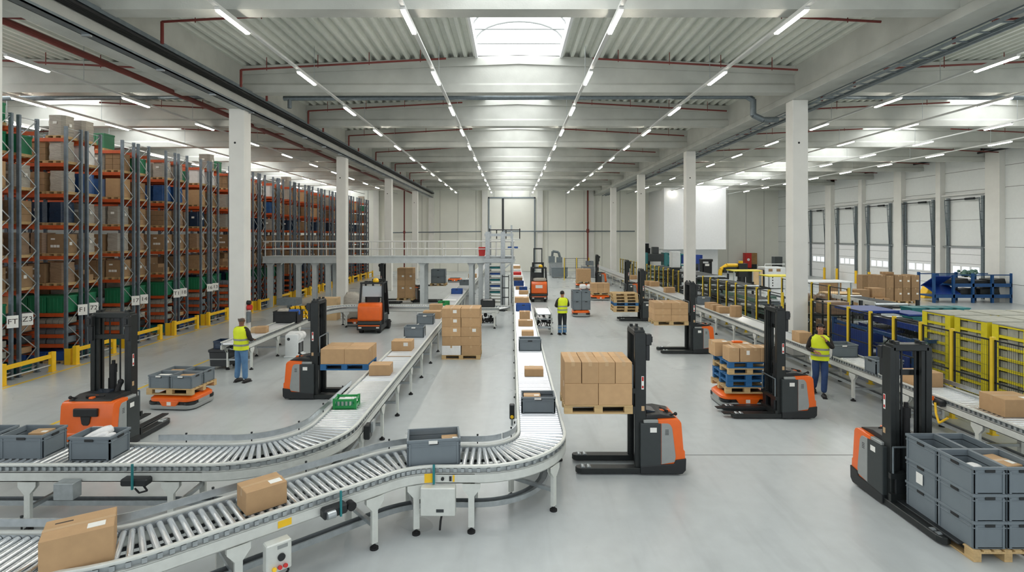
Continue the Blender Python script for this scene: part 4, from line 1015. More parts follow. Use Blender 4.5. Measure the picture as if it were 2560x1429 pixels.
# ------------------------------------------------------------------ pallet racks (rows run away from the aisle)
ONES = ORD + ['nineteenth', 'twentieth'] + ['twenty-'+w_ for w_ in ORD[:9]] + ['thirtieth'] + ['thirty-'+w_ for w_ in ORD[:9]]
RX = -13.90; RLEN = 3.7; NROW = 16; RD = 0.58
LEV = [0.56, 0.86, 1.18, 1.52, 2.37, 3.30, 4.26, 5.24, 6.20, 6.98]
RTOP = 7.40
def frame_braces(d=RD):
    m = MB(); z = 0.25; k = 0
    while z < RTOP-0.5:
        a, b = (-d/2+0.03, d/2-0.03) if k % 2 == 0 else (d/2-0.03, -d/2+0.03)
        m.bar((0, a, z), (0, b, z+0.47), 0.025, 0.02, up=(1, 0, 0)); z += 0.47; k += 1
    m.bar((0, -d/2+0.03, 0.2), (0, d/2-0.03, 0.2), 0.03, 0.03).bar((0, -d/2, RTOP-0.06), (0, d/2, RTOP-0.06), 0.02, 0.02)
    return m
post_m = MB().box(-0.045, 0.045, -0.032, 0.032, 0, RTOP).box(-0.07, 0.07, -0.06, 0.06, 0, 0.012)
post_me = post_m.mesh('upright', 'rack_post')
brace_me = frame_braces().mesh('brace', 'galv')
bm1 = MB().box(-RLEN, -0.02, -0.022, 0.022, -0.055, 0.055).box(-0.06, 0.0, -0.03, 0.03, -0.09, 0.09)
beam_me = bm1.mesh('beam', 'rack_orange')
panel_me = MB().box(-RLEN, -0.05, -RD/2+0.02, RD/2-0.02, -0.015, 0.0).mesh('shelf_panel', 'dark_metal')
farp = MB()
for x in (0, -RLEN/2):
    for y in (-RD/2, RD/2): farp.box(x-0.045, x+0.045, y-0.032, y+0.032, 0, RTOP)
    fb = frame_braces(); n0 = len(farp.v); farp.v += [(v[0]+x, v[1], v[2]) for v in fb.v]; farp.f += [tuple(i+n0 for i in f_) for f_ in fb.f]
farp_me = farp.mesh('upright_frames', 'rack_post')
farb = MB()
for z in LEV:
    for y in (-RD/2, RD/2): farb.box(-RLEN, -0.02, y-0.022, y+0.022, z-0.055, z+0.055)
farb_me = farb.mesh('beams', 'rack_orange')
def rack(idx, y):
    lab = 'orange and grey pallet rack row, %s from the camera' % ONES[idx]
    r = thing('pallet_rack', lab, 'rack', (RX, y, 0), 0, 'pallet rack rows')
    if idx < 14:
        for x in (0, -RLEN/2):
            for yy in (-RD/2, RD/2): put('upright', post_me, r, (x, yy, 0))
            put('brace', brace_me, r, (x, 0, 0))
        for z in LEV:
            for yy in (-RD/2, RD/2): put('beam', beam_me, r, (0, yy, z))
        for z in LEV[:4]: put('shelf_panel', panel_me, r, (0, 0, z+0.055))
    else:
        put('upright_frames', farp_me, r); put('beams', farb_me, r)
    return r
# goods for the racks: desc, mesh, height
def load_me(kind):
    m = MB(); w_, d_ = 0.27, 0.25
    if kind == 'labelled brown carton': m.box(-w_, w_, -d_, d_, 0, 0.60); return m.mesh('load', 'cardboard_dark', bevel=0.008)
    if kind == 'tall tan carton': m.box(-w_, w_, -d_, d_, 0, 0.66); return m.mesh('load', 'cardboard', bevel=0.008)
    if kind == 'brown carton stack':
        for z in range(3):
            for x in (-1, 1): m.box(x*0.135-0.13, x*0.135+0.13, -d_, d_, z*0.2, z*0.2+0.196)
        return m.mesh('load', 'cardboard_dark', bevel=0.005)
    if kind == 'half empty carton layer':
        m.box(-w_, 0.05, -d_, d_, 0, 0.34); m.box(0.06, w_, -d_, 0.1, 0, 0.2); return m.mesh('load', 'cardboard_dark', bevel=0.006)
    if kind in ('grey wrapped load', 'brown wrapped load', 'navy wrapped load', 'blue wrapped load', 'white wrapped load'):
        h = 0.64; out = []
        for i in range(7):
            z = h*i/6; s = 1+0.03*sin(i*2.1); out.append((z, s))
        n_ = 16
        for z, s in out:
            for i in range(n_):
                t = 2*pi*i/n_+pi/n_; c, q = cos(t), sin(t); f_ = 1/max(abs(c), abs(q))**0.85
                m.v.append((w_*s*c*f_, d_*s*q*f_, z))
        for l in range(6):
            for i in range(n_):
                j = (i+1) % n_; m.f.append((l*n_+i, l*n_+j, (l+1)*n_+j, (l+1)*n_+i))
        m.f.append(tuple(range(6*n_, 7*n_))); m.f.append(tuple(reversed(range(n_))))
        return m.mesh('load', {'grey wrapped load': 'wrap', 'brown wrapped load': 'wrap_brown', 'navy wrapped load': 'wrap_navy', 'blue wrapped load': 'wrap_blue', 'white wrapped load': 'poly_white'}[kind], smooth=True)
    if kind == 'green plastic crate':
        m.box(-w_, w_, -d_, d_, 0, 0.50); m.box(-w_-0.012, w_+0.012, -d_-0.012, d_+0.012, 0.47, 0.53)
        for x in (-0.18, -0.06, 0.06, 0.18): m.box(x-0.012, x+0.012, -d_-0.01, d_+0.01, 0, 0.47)
        return m.mesh('load', 'green_dark', bevel=0.004)
    if kind == 'teal plastic tub': m.prism([(-w_*.9, 0), (w_*.9, 0), (w_, 0.26), (-w_, 0.26)], 'y', -d_, d_); m.box(-w_-.015, w_+.015, -d_-.015, d_+.015, 0.24, 0.28); return m.mesh('load', 'teal', bevel=0.006)
    if kind == 'blue lidded tub': m.prism([(-w_*.9, 0), (w_*.9, 0), (w_, 0.24), (-w_, 0.24)], 'y', -d_, d_); m.box(-w_-.015, w_+.015, -d_-.015, d_+.015, 0.22, 0.28); return m.mesh('load', 'tote_blue', bevel=0.02)
    if kind == 'white small parts bin':
        for x in (-0.19, 0, 0.19): m.prism([(-d_, 0), (d_, 0), (d_, 0.17), (-d_+0.06, 0.17), (-d_, 0.10)], 'x', x-0.085, x+0.085)
        return m.mesh('load', 'crate_grey', bevel=0.004)
    if kind == 'grey small parts bin':
        for x in (-0.14, 0.14): m.prism([(-d_, 0), (d_, 0), (d_, 0.19), (-d_+0.06, 0.19), (-d_, 0.10)], 'x', x-0.125, x+0.125)
        return m.mesh('load', 'tote_grey', bevel=0.004)
KN = {'labelled brown carton': ('rack_carton', 'box'), 'tall tan carton': ('rack_carton', 'box'), 'brown carton stack': ('carton_block', 'box'), 'half empty carton layer': ('carton_block', 'box'),
      'green plastic crate': ('plastic_crate', 'crate'), 'teal plastic tub': ('plastic_tub', 'tub'), 'blue lidded tub': ('plastic_tub', 'tub'), 'white small parts bin': ('parts_bin', 'bin'), 'grey small parts bin': ('parts_bin', 'bin')}
LM = {}
slip3 = MB()
for x in (-0.16, -0.06, 0.04): slip3.box(x, x+0.085, -0.253, -0.249, 0.18, 0.26)
slip3.box(-0.15, -0.02, -0.253, -0.249, 0.42, 0.47)
slip3.box(0.269, 0.273, -0.05, 0.05, 0.25, 0.35)
slip3_me = slip3.mesh('shipping_labels', 'paper')
slip1_me = MB().box(-0.06, 0.06, -0.266, -0.262, 0.36, 0.44).box(0.282, 0.286, -0.05, 0.05, 0.3, 0.4).mesh('shipping_label', 'paper')
rp = MB().box(-0.285, 0.285, -0.27, 0.27, 0.065, 0.085)
for x in (-0.24, 0, 0.24): rp.box(x-0.045, x+0.045, -0.27, 0.27, 0.0, 0.065)
rp_me = rp.mesh('pallet', 'wood', bevel=0.002)
PICK = {0: ['blue lidded tub', 'teal plastic tub', 'blue lidded tub'], 1: ['white small parts bin', 'grey small parts bin'], 2: ['white small parts bin', 'grey small parts bin'], 3: ['white small parts bin'],
        4: ['green plastic crate', 'green plastic crate', 'grey small parts bin'], 5: ['half empty carton layer', 'brown carton stack', 'labelled brown carton', 'brown wrapped load'],
        6: ['labelled brown carton', 'labelled brown carton', 'grey wrapped load', 'brown wrapped load'], 7: ['navy wrapped load', 'brown carton stack', 'grey wrapped load', 'brown wrapped load'],
        8: ['tall tan carton', 'brown carton stack', 'grey wrapped load', 'blue wrapped load'], 9: ['green plastic crate', 'grey wrapped load', 'tall tan carton', 'white wrapped load', 'brown carton stack'], 10: [None, None, None, 'green plastic crate', None, None, 'grey wrapped load']}
def rack_load(kind, lv, row, side, col, x, y, z, pal):
    if kind not in LM: LM[kind] = load_me(kind)
    nm, ct_ = KN.get(kind, ('wrapped_load', 'wrapped load'))
    lvw = 'ground' if lv == 0 else ORD[lv-1]+' beam'
    tail = '%s level, %s rack row, %s' % (lvw, ONES[row], ('at the aisle', 'second from the aisle', 'third from the aisle')[col])
    if pal:
        tag(put('pallet', rp_me, None, (x, y, z)), 'small pallet under the %s, %s' % (kind.split()[-1], tail), 'pallet', 'pallets in the racks'); z += 0.086
    o = tag(put(nm, LM[kind], None, (x, y, z), random.uniform(-0.03, 0.03)), '%s, %s' % (kind, tail), ct_, 'goods in the racks')
    if kind == 'labelled brown carton': put('shipping_labels', slip3_me, o)
    elif kind in ('navy wrapped load', 'grey wrapped load') and random.random() < 0.6: put('shipping_label', slip1_me, o)
rnd = random.Random(11)
for k in range(NROW):
    yc = 15.1+2.43*k
    for side in (0, 1):
        row = 2*k+side; y = yc-0.41 if side == 0 else yc+0.41
        rack(row, y)
        ncol = (3 if k < 3 else 2 if k < 8 else 1) if side == 0 else (1 if k < 10 else 0)
        lvs = range(11) if k < 8 else range(5, 11)
        for lv in lvs:
            for c_ in range(ncol):
                if side == 1 and lv in (1, 2, 3): continue
                opts = PICK[lv]; kind = opts[(k*2+c_*3+lv+side+rnd.randint(0, 1)) % len(opts)]
                if k == 1 and side == 0 and lv == 7: kind = 'navy wrapped load'
                if k == 2 and side == 0 and lv == 7: kind = 'grey wrapped load'
                if k == 3 and side == 0 and lv == 8: kind = 'blue wrapped load'
                if side == 0 and lv == 4 and c_ == 0 and k < 4: kind = 'green plastic crate'
                if kind is None: continue
                z = 0.0 if lv == 0 else LEV[lv-1]+0.055
                if k >= 8 and rnd.random() < 0.25: continue
                rack_load(kind, lv, row, side, c_, RX-0.37-0.59*c_+rnd.uniform(-0.02, 0.02), y, z+(0.001 if lv else 0), (lv == 0 or lv >= 5) and k < 6)
    # end-of-row guard
    g = thing('rack_guard', 'yellow steel guard at the end of the %s double rack row' % ORD[k], 'guard', (-13.52, yc, 0), 0, 'guards at the rack ends')
    for s in (-1, 1):
        obj('post', MB().box(-0.06, 0.06, s*0.78-0.07, s*0.78+0.07, 0, 0.58).box(-0.09, 0.09, s*0.78-0.1, s*0.78+0.1, 0, 0.012), 'yellow', g, bevel=0.012)
    obj('top_rail', MB().box(-0.03, 0.03, -0.72, 0.72, 0.40, 0.52), 'yellow', g, bevel=0.01)
    obj('lower_rail', MB().cyl((0, -0.72, 0.20), (0, 0.72, 0.20), 0.025, 8), 'galv', g, smooth=True)
    pr = MB().prism([(-0.09, -0.09), (0.09, -0.09), (0.09, 0.09), (0.06, 0.09), (0.06, -0.06), (-0.09, -0.06)], 'z', 0, 0.50)
    tag(obj('upright_protector', pr, 'yellow', None, loc=(-13.74, yc-0.76, 0)), 'yellow corner protector on the near upright of the %s double rack row' % ORD[k], 'guard', 'upright protectors')
# goods deeper in the racks, past the first three hundred
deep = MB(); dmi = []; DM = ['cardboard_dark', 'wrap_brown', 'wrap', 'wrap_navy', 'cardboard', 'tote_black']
for k in range(NROW):
    yc = 15.1+2.43*k
    for side in (0, 1):
        y = yc-0.41 if side == 0 else yc+0.41
        n0 = (3 if k < 3 else 2 if k < 8 else 1) if side == 0 else (1 if k < 10 else 0)
        for lv in range(10):
            if side == 1 and lv in (1, 2, 3): st = 0
            else: st = n0 if (k < 8 or lv >= 5) else 0
            for c_ in range(st, 6):
                z = 0.002 if lv == 0 else LEV[lv-1]+0.057
                top = (LEV[lv]-0.06) if lv < 10 else RTOP
                h_ = min(0.66, (top-z)*rnd.uniform(0.72, 0.96)); x = RX-0.37-0.59*c_
                deep.box(x-0.26, x+0.26, y-0.24, y+0.24, z, z+h_)
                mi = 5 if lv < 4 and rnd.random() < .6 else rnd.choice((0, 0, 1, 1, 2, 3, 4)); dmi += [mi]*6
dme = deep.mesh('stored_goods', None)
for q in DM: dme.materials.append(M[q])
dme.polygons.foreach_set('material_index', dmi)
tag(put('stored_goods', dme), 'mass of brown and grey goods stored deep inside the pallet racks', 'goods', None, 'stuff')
# row signs
for i, (k, side, t_) in enumerate(((0, 0, 'FT'), (0, 1, 'Z3'), (1, 0, 'F1'), (1, 1, '72'), (2, 0, '17'), (2, 1, '14'), (3, 0, 'T1'), (3, 1, '18'), (4, 0, '16'), (4, 1, '13'))):
    yc = 15.1+2.43*k; y = yc-0.22 if side == 0 else yc+0.24
    s = tag(obj('row_sign', MB().box(-0.12, 0.12, -0.006, 0.006, -0.17, 0.17), 'paper', None, loc=(RX+0.14, y, 1.62), rz=radians(42)), 'white row sign with black characters on the end of the %s rack row' % ONES[2*k+side], 'sign', 'row signs on the racks')
    tx = put('lettering', text_mesh(t_, 0.20, 'ink'), s, (0, -0.008, 0)); tx.rotation_euler = (pi/2, 0, 0)
# ------------------------------------------------------------------ walkway bridge and tray lift
MY = 30.0
mz = thing('walkway_bridge', 'grey steel walkway bridge with railings crossing behind the orange truck', 'walkway', (0, MY, 0))
obj('deck', MB().box(-13.84, 0.15, 0, 1.3, 2.74, 2.84), 'walk_grey', mz)
obj('edge_beam', MB().box(-13.84, 0.15, -0.05, 0.03, 2.46, 2.84).box(-13.84, 0.15, -0.09, 0.07, 2.46, 2.50).box(-13.84, 0.15, -0.09, 0.07, 2.80, 2.84), 'walk_grey', mz)
obj('rear_beam', MB().box(-13.84, 0.15, 1.27, 1.35, 2.46, 2.84), 'walk_grey', mz)
for y in (-0.02, 1.28):
    obj('handrail', MB().cyl((-13.84, y, 3.66), (0.15, y, 3.66), 0.032, 8).cyl((-13.84, y, 3.24), (0.15, y, 3.24), 0.025, 8), 'track_white', mz, smooth=True)
    for k in range(15):
        x = -13.7+0.985*k
        obj('railing_post', MB().cyl((x, y, 2.84), (x, y, 3.66), 0.024, 8), 'track_white', mz, smooth=True)
for x in (-13.5, -11.9, -11.0, -10.25, -5.0, -2.28, -1.75):
    for y in ((0.05, 1.25) if x in (-13.5, -10.25, -5.0, -2.28) else (0.05,)):
        obj('support_post', MB().box(x-0.12, x+0.12, y-0.02, y, 0, 2.46).box(x-0.12, x+0.12, y+0.18, y+0.2, 0, 2.46).box(x-0.02, x+0.02, y, y+0.18, 0, 2.46).prism([(x-0.12, 2.3), (x+0.12, 2.3), (x+0.22, 2.46), (x-0.22, 2.46)], 'y', y-0.01, y+0.19), 'walk_grey', mz)
tl = thing('tray_lift', 'tall grey tray lift with stacked rungs beside the skylight conveyor', 'lift', (-0.92, 29.4, 0))
for x in (-0.42, 0.42):
    for y in (-0.3, 0.4): obj('lift_post', MB().box(x-0.12, x+0.12, y-0.1, y+0.1, 0, 2.5 if y < 0 else 4.2), 'galv', tl)
obj('head_frame', MB().box(-0.6, 0.95, -0.42, -0.36, 2.55, 2.75).box(0.9, 0.98, -0.4, 0.4, 2.0, 4.1).box(-0.6, 1.0, 0.35, 0.42, 3.95, 4.1).bar((0.5, -0.38, 2.2), (1.1, -0.38, 2.7), 0.06), 'galv', tl)
for i in range(13):
    obj('rung', MB().box(-0.34, 0.34, -0.28, 0.35, 0.35+0.165*i, 0.385+0.165*i), 'conv_frame', tl)
for i in range(5):
    tag(obj('lift_tray', MB().box(-0.27, 0.27, -0.22, 0.28, 0, 0.09), 'tote_blue' if i % 2 else 'teal', bevel=0.01, loc=(-0.92, 29.4, 0.39+0.165*(3+2*i))), 'blue tray inside the tray lift, %s from below' % ORD[i], 'tray', 'trays in the lift')
hd = thing('gantry', 'grey frame with railings and cables on top behind the tray lift', 'lift', (-0.6, 32.0, 0))
obj('post', MB().box(-0.75, -0.63, -0.1, 0.1, 0, 4.6), 'galv', hd); obj('post', MB().box(0.52, 0.62, -0.1, 0.1, 0, 4.6), 'galv', hd)
obj('platform', MB().box(-0.75, 1.1, -0.4, 0.6, 3.72, 3.80).box(-0.75, 1.1, -0.4, 0.6, 3.2, 3.24), 'conv_frame', hd)
obj('railing', MB().cyl((-0.75, -0.4, 4.32), (1.1, -0.4, 4.32), 0.03, 8).cyl((-0.72, -0.4, 3.8), (-0.72, -0.4, 4.4), 0.03, 8).cyl((-0.3, -0.4, 3.8), (-0.3, -0.4, 4.3), 0.03, 8).cyl((0.25, -0.4, 3.8), (0.25, -0.4, 4.3), 0.03, 8).cyl((1.05, -0.4, 3.8), (1.05, -0.4, 4.4), 0.03, 8), 'dark_metal', hd, smooth=True)
tag(obj('red_bin', MB().prism([(-0.16, 0), (0.16, 0), (0.2, 0.5), (-0.2, 0.5)], 'y', -0.18, 0.18), 'red', loc=(-1.7, 30.6, 2.841), bevel=0.01), 'red bin standing on the walkway bridge beside the tray lift', 'bin')
tag(obj('blue_tray', MB().box(-0.3, 0.3, -0.2, 0.2, 0, 0.10), 'tote_blue', loc=(0.05, 31.85, 3.241), bevel=0.01), 'blue tray on the frame behind the tray lift', 'tray')
tote('black crate holding papers on the feed conveyor beside the carton pallet', -1.05, 23.55, HT, 0.62, 0.44, 0.34, 0, color='tote_black', slip=False)
tag(obj('paper_sheet', MB().box(-0.2, 0.2, -0.12, 0.12, 0, 0.02), 'paper', loc=(-1.05, 23.55, HT+0.30), rz=0.2), 'white paper lying in the black crate', 'paper')
for i, (x, y) in enumerate(((-1.1, 23.55), (1.29, 22.4))):
    mo = thing('drive_unit', ('tangle of black hoses and motors under the feed conveyor at the left', 'black motor unit under the feed conveyor at the right')[i], 'motor', (x, y, 0))
    m = MB()
    for j in range(9): m.ball((rnd.uniform(-.35, .35), rnd.uniform(-.1, .1), rnd.uniform(0.3, .55)), (rnd.uniform(.06, .13), .08, rnd.uniform(.05, .11)), 8, 6)
    obj('motor_housing', m, 'black_plastic', mo, smooth=True)
    m = MB()
    for j in range(6):
        a = rnd.uniform(-.3, .3); m.tube([(a, -.12, .55), (a+rnd.uniform(-.1, .1), -.15, .30), (a+.1, -.12, .2), (a+.2, -.1, .42)], 0.016, 6)
    obj('hose', m, 'black_rubber', mo, smooth=True)
    obj('base_frame', MB().box(-.4, .4, -.12, .12, 0.16, 0.2).box(-.38, -.34, -.12, .12, 0, .2).box(.34, .38, -.12, .12, 0, .2), 'galv', mo)

# ------------------------------------------------------------------ carton pallet between the conveyors
pallet('wooden pallet under the tall carton block between the two conveyors', -1.645, 17.85, 0, 1.25, 0.9)
for lv in range(5):
    for j in range(2):
        for i in range(2):
            hh = 0.30
            mm = 'poly_white' if (lv, i, j) == (0, 0, 0) else 'cardboard'
            carton('%s, %s layer %s, %s column of the tall block' % ('white wrapped carton' if mm != 'cardboard' else 'worn carton', ORD[lv], ('front', 'back')[j], ('left', 'right')[i]),
                   -1.645+0.625*(i-0.5)+rnd.uniform(-.012, .012), 17.85+0.45*(j-0.5)+rnd.uniform(-.012, .012), 0.145+hh*lv, 0.61, 0.44, hh-0.003, rnd.uniform(-.02, .02), 'cartons of the tall block between the conveyors', mm, slip='front' if rnd.random() < .35 else None, along='y')

# ------------------------------------------------------------------ packing station by the left column
ws = thing('label_machine', 'white rounded machine standing under the packing station conveyor', 'machine', (-7.42, 17.95, 0))
obj('housing', MB().prism([(-0.26, 0.04), (0.26, 0.04), (0.26, 0.70), (0.16, 0.80), (-0.26, 0.74)], 'x', -0.02, 0.40), 'machine_white', ws, bevel=0.03, seg=2, smooth=True)
obj('foot_plate', MB().box(-0.05, 0.45, -0.3, 0.3, 0, 0.05), 'machine_white', ws, bevel=0.01)
obj('roll_cover', MB().cyl((0.36, -0.20, 0.66), (0.36, 0.02, 0.66), 0.13, 16).cyl((0.36, 0.05, 0.66), (0.36, 0.24, 0.66), 0.13, 16), 'poly_white', ws, smooth=True)
obj('dark_recess', MB().box(0.395, 0.41, -0.20, -0.02, 0.12, 0.46).box(0.395, 0.41, 0.04, 0.2, 0.12, 0.46), 'black_plastic', ws)
obj('round_badge', MB().cyl((0.10, -0.262, 0.60), (0.10, -0.266, 0.60), 0.05, 14), 'truck_grey', ws)
tote('large black crate of wrapped goods on the packing station conveyor', -8.12, 19.6, HT, 0.86, 0.62, 0.42, 0, color='tote_black', slip=False)
bag('grey bundle lying in the black crate on the packing station', -8.28, 19.55, HT+0.24, 0.4, 0.4, 0.26, 0.2, material='wrap')
tag(obj('blue_parcel', MB().box(-0.2, 0.2, -0.2, 0.2, 0, 0.2), 'tote_blue', bevel=0.05, loc=(-7.9, 19.6, HT+0.25), rz=0.4), 'blue parcel lying in the black crate on the packing station', 'parcel')
yc_ = thing('yellow_crate', 'yellow lattice crate behind the black crate on the packing station', 'crate', (-8.05, 20.55, HT))
m = MB()
for z in (0.0, 0.16, 0.36): m.box(-0.32, 0.32, -0.24, -0.22, z, z+0.07).box(-0.32, 0.32, 0.22, 0.24, z, z+0.07).box(-0.32, -0.30, -0.24, 0.24, z, z+0.07).box(0.30, 0.32, -0.24, 0.24, z, z+0.07)
for x in (-0.3, -0.1, 0.1, 0.3): m.box(x-0.02, x+0.02, -0.24, -0.22, 0, 0.43).box(x-0.02, x+0.02, 0.22, 0.24, 0, 0.43)
obj('lattice', m, 'yellow', yc_); obj('crate_floor', MB().box(-0.31, 0.31, -0.23, 0.23, 0, 0.03), 'yellow', yc_)
carton('small brown carton on the packing station conveyor beside the worker', -8.08, 17.45, HT, 0.34, 0.30, 0.2, 0.15)
carton('open pale carton on the packing station conveyor next to the brown one', -8.30, 17.5, HT, 0.22, 0.30, 0.17, 0.1, material='plywood', tape=False)
cab = thing('station_cabinet', 'dark waste cart with stacked crates left of the packing worker', 'cart', (-8.72, 16.35, 0))
obj('cart_body', MB().prism([(-0.26, 0.10), (0.26, 0.10), (0.30, 0.52), (-0.30, 0.52)], 'y', -0.28, 0.28), 'tote_black', cab, bevel=0.01)
obj('cart_lid', MB().box(-0.32, 0.32, -0.3, 0.3, 0.52, 0.60), 'tote_black', cab, bevel=0.01)
for x in (-0.2, 0.2): obj('castor', MB().cyl((x-0.02, -0.2, 0.06), (x+0.02, -0.2, 0.06), 0.06, 10).cyl((x-0.02, 0.2, 0.06), (x+0.02, 0.2, 0.06), 0.06, 10), 'black_rubber', cab, smooth=True)
obj('grey_band', MB().box(-0.305, 0.305, -0.285, 0.285, 0.30, 0.33), 'truck_light', cab)
tote('dark blue grey crate stacked on the waste cart beside the worker', -8.66, 16.35, 0.601, 0.56, 0.42, 0.24, 0, color='wrap_navy', slip=False)
em = thing('emergency_switch', 'red and grey emergency switch box on the first left column', 'switch', (-8.66, 17.70, 1.50))
obj('switch_box', MB().box(-0.02, 0.09, -0.07, 0.07, -0.35, 0.0), 'galv_blue', em, bevel=0.01); obj('red_button', MB().cyl((0.0, 0, 0.14), (0.12, 0, 0.14), 0.09, 12), 'red', em, smooth=True); obj('bell', MB().cyl((-0.02, 0, 0.30), (0.09, 0, 0.30), 0.07, 12), 'dark_metal', em, smooth=True)
# clutter beyond the cross conveyor
carton('grey carton on the floor behind the orange truck', -6.6, 25.6, 0, 0.7, 0.6, 1.0, 0.1, material='wrap', tape=False)
bag('bundle of grey sacks behind the orange truck', -7.6, 25.7, 0, 0.8, 0.6, 1.3, 0.2, material='wrap')
carton('pale low carton behind the cross conveyor', -8.7, 25.7, 0, 0.9, 0.6, 1.05, 0.0, material='plywood')
tag(obj('steel_bin', MB().box(-0.45, 0.45, -0.35, 0.35, 0.8, 1.1).box(-0.08, 0.08, -0.08, 0.08, 0, 0.8).box(-0.3, 0.3, -0.3, 0.3, 0, 0.04), 'galv_blue', loc=(-10.3, 25.0, 0)), 'blue grey pedestal bin beside the rack aisle', 'bin')
agv_ = make_agv((-7.6, 24.0-0.4, 0), 0, 'orange mobile robot half hidden under the cross conveyor', 0.9, 0.6)
agv_.location = (-6.9, 24.0, 0)

# ------------------------------------------------------------------ ride-on forklifts (forks point to +y)
def make_forklift(loc, rz, label, mast_h, seat=True):
    r = thing('forklift_truck', label, 'forklift', loc, rz)
    obj('counterweight', MB().prism([(-0.80, 0.50), (-0.86, 0.58), (-0.84, 1.10), (-0.74, 1.22), (-0.30, 1.22), (-0.25, 0.50)], 'x', -0.47, 0.47), 'truck_orange', r, bevel=0.05, seg=3, smooth=True)
    obj('bumper', MB().box(-0.50, 0.50, -0.86, 0.5, 0.14, 0.36), 'black_plastic', r, bevel=0.03, seg=2)
    obj('waist_strip', MB().box(-0.47, 0.47, -0.82, 0.45, 0.36, 0.50), 'truck_grey', r, bevel=0.015)
    obj('orange_trim', MB().box(-0.44, 0.44, -0.875, -0.5, 0.30, 0.345), 'truck_orange', r, bevel=0.01)
    obj('chassis', MB().box(-0.46, 0.46, -0.3, 0.6, 0.36, 0.70), 'truck_grey', r, bevel=0.02)
    for s in (-1, 1):
        obj('rear_wheel', MB().cyl((s*0.36-0.07, -0.62, 0.16), (s*0.36+0.07, -0.62, 0.16), 0.16, 16), 'black_rubber', r, smooth=True)
        obj('front_wheel', MB().cyl((s*0.48-0.08, 0.45, 0.20), (s*0.48+0.08, 0.45, 0.20), 0.20, 16), 'black_rubber', r, smooth=True)
        obj('guard_post', MB().bar((s*0.47, -0.45, 1.2), (s*0.44, -0.35, 2.0), 0.07).bar((s*0.47, 0.55, 0.6), (s*0.44, 0.30, 2.0), 0.07).bar((s*0.50, -0.50, 0.35), (s*0.47, -0.45, 1.3), 0.09), 'black_plastic', r)
        obj('tail_light', MB().box(s*0.36-0.06, s*0.36+0.06, -0.875, -0.85, 0.22, 0.27), 'paper', r)
        obj('mast_rail', MB().box(s*0.32-0.05, s*0.32+0.05, 0.70, 0.84, 0.06, mast_h*0.72).box(s*0.25-0.03, s*0.25+0.03, 0.74, 0.84, 0.2, mast_h), 'mast_black', r)
        obj('fork', MB().box(s*0.25-0.06, s*0.25+0.06, 0.88, 1.9, 0.06, 0.10).box(s*0.25-0.06, s*0.25+0.06, 0.86, 0.92, 0.06, 0.6), 'dark_metal', r)
    roof = MB().box(-0.48, 0.48, -0.42, -0.34, 1.98, 2.05).box(-0.48, 0.48, 0.28, 0.36, 1.98, 2.05)
    for i in range(7): roof.box(-0.46+0.145*i, -0.41+0.145*i, -0.38, 0.32, 1.99, 2.03)
    obj('overhead_guard', roof, 'black_plastic', r)
    obj('mast_bridge', MB().box(-0.36, 0.36, 0.76, 0.82, mast_h*0.72-0.1, mast_h*0.72).box(-0.28, 0.28, 0.78, 0.84, mast_h-0.08, mast_h).box(-0.3, 0.3, 0.84, 0.88, 0.3, 0.42), 'mast_black', r)
    st = obj('seat', MB().box(-0.24, 0.24, -0.28, 0.2, 0.98, 1.12).box(-0.24, 0.24, -0.34, -0.24, 1.1, 1.62), 'black_plastic', r, bevel=0.04, seg=2)
    obj('steering_wheel', MB().cyl((0, 0.36, 1.2), (0, 0.30, 1.28), 0.17, 16).cyl((0, 0.5, 0.7), (0, 0.33, 1.24), 0.035, 8), 'black_rubber', r, smooth=True)
    obj('beacon', MB().cyl((0.12, -0.2, 2.04), (0.12, -0.2, 2.10), 0.10, 12).ball((0.12, -0.2, 2.10), (0.13, 0.13, 0.12), 12, 8), 'yellow', r, smooth=True)
    return r
x, y = gp(922, 834); T1 = make_forklift((x, y+0.86, 0), 0, 'orange ride-on forklift seen from behind in front of the walkway bridge', 2.1)
obj('clear_screen', MB().box(-0.40, 0.40, -0.36, -0.34, 1.45, 1.9), 'clear_plastic', T1)
x, y = gp(1348, 755); T2 = make_forklift((x, y+0.86, 0), 0, 'orange ride-on forklift far down the aisle beside the skylight conveyor', 3.2)
obj('number_plate', MB().box(-0.22, 0.20, -0.865, -0.85, 0.84, 1.02), 'paper', T2)
bag('grey sheet bundle lying on the rear of the far forklift', x+0.05, y+0.35, 1.22, 0.8, 0.5, 0.22, 0.1, material='wrap')
obj('monitor', MB().box(-0.42, 0.18, -0.42, -0.36, 1.28, 1.75), 'black_plastic', T2)
# more stackers in the distance
S12 = make_stacker((-7.55, 30.9+0.8, 0), pi, 0.2, 'far stacker holding a tall carton stack beyond the walkway bridge')
pallet('wooden pallet under the tall carton stack beyond the bridge', -6.2, 31.7, 0.235, 0.95, 0.9)
for lv in range(5):
    for i in range(2):
        carton('wrapped carton, %s layer, %s side of the tall stack beyond the bridge' % (ORD[lv], ('left', 'right')[i]), -6.2+0.45*(i-.5), 31.7, 0.382+0.345*lv, 0.445, 0.85, 0.342, 0, 'cartons of the tall stack beyond the bridge', slip='front' if lv % 2 else None, tape=False)
S13 = make_stacker((-5.3, 32.6, 0), pi, 0.95, 'far stacker with raised grey totes left of the long conveyor')
pallet('wooden pallet raised under grey totes left of the long conveyor', -4.42, 32.6, 0.985, 0.95, 0.8)
for lv in range(2): tote('grey tote raised on the far stacker, %s one' % ('lower', 'upper')[lv], -4.42, 32.6, 1.13+0.42*lv, 0.86, 0.6, 0.42, 0)
S10 = make_stacker((8.1-0.75, 34.6, 0), 0, 0.09, 'dark stacker standing before the fence conveyor in the distance')
x, y = gp(1494, 712); S11 = make_stacker((x, y+0.4, 0), 0, 0.55, 'far stacker holding a raised grey mesh container')
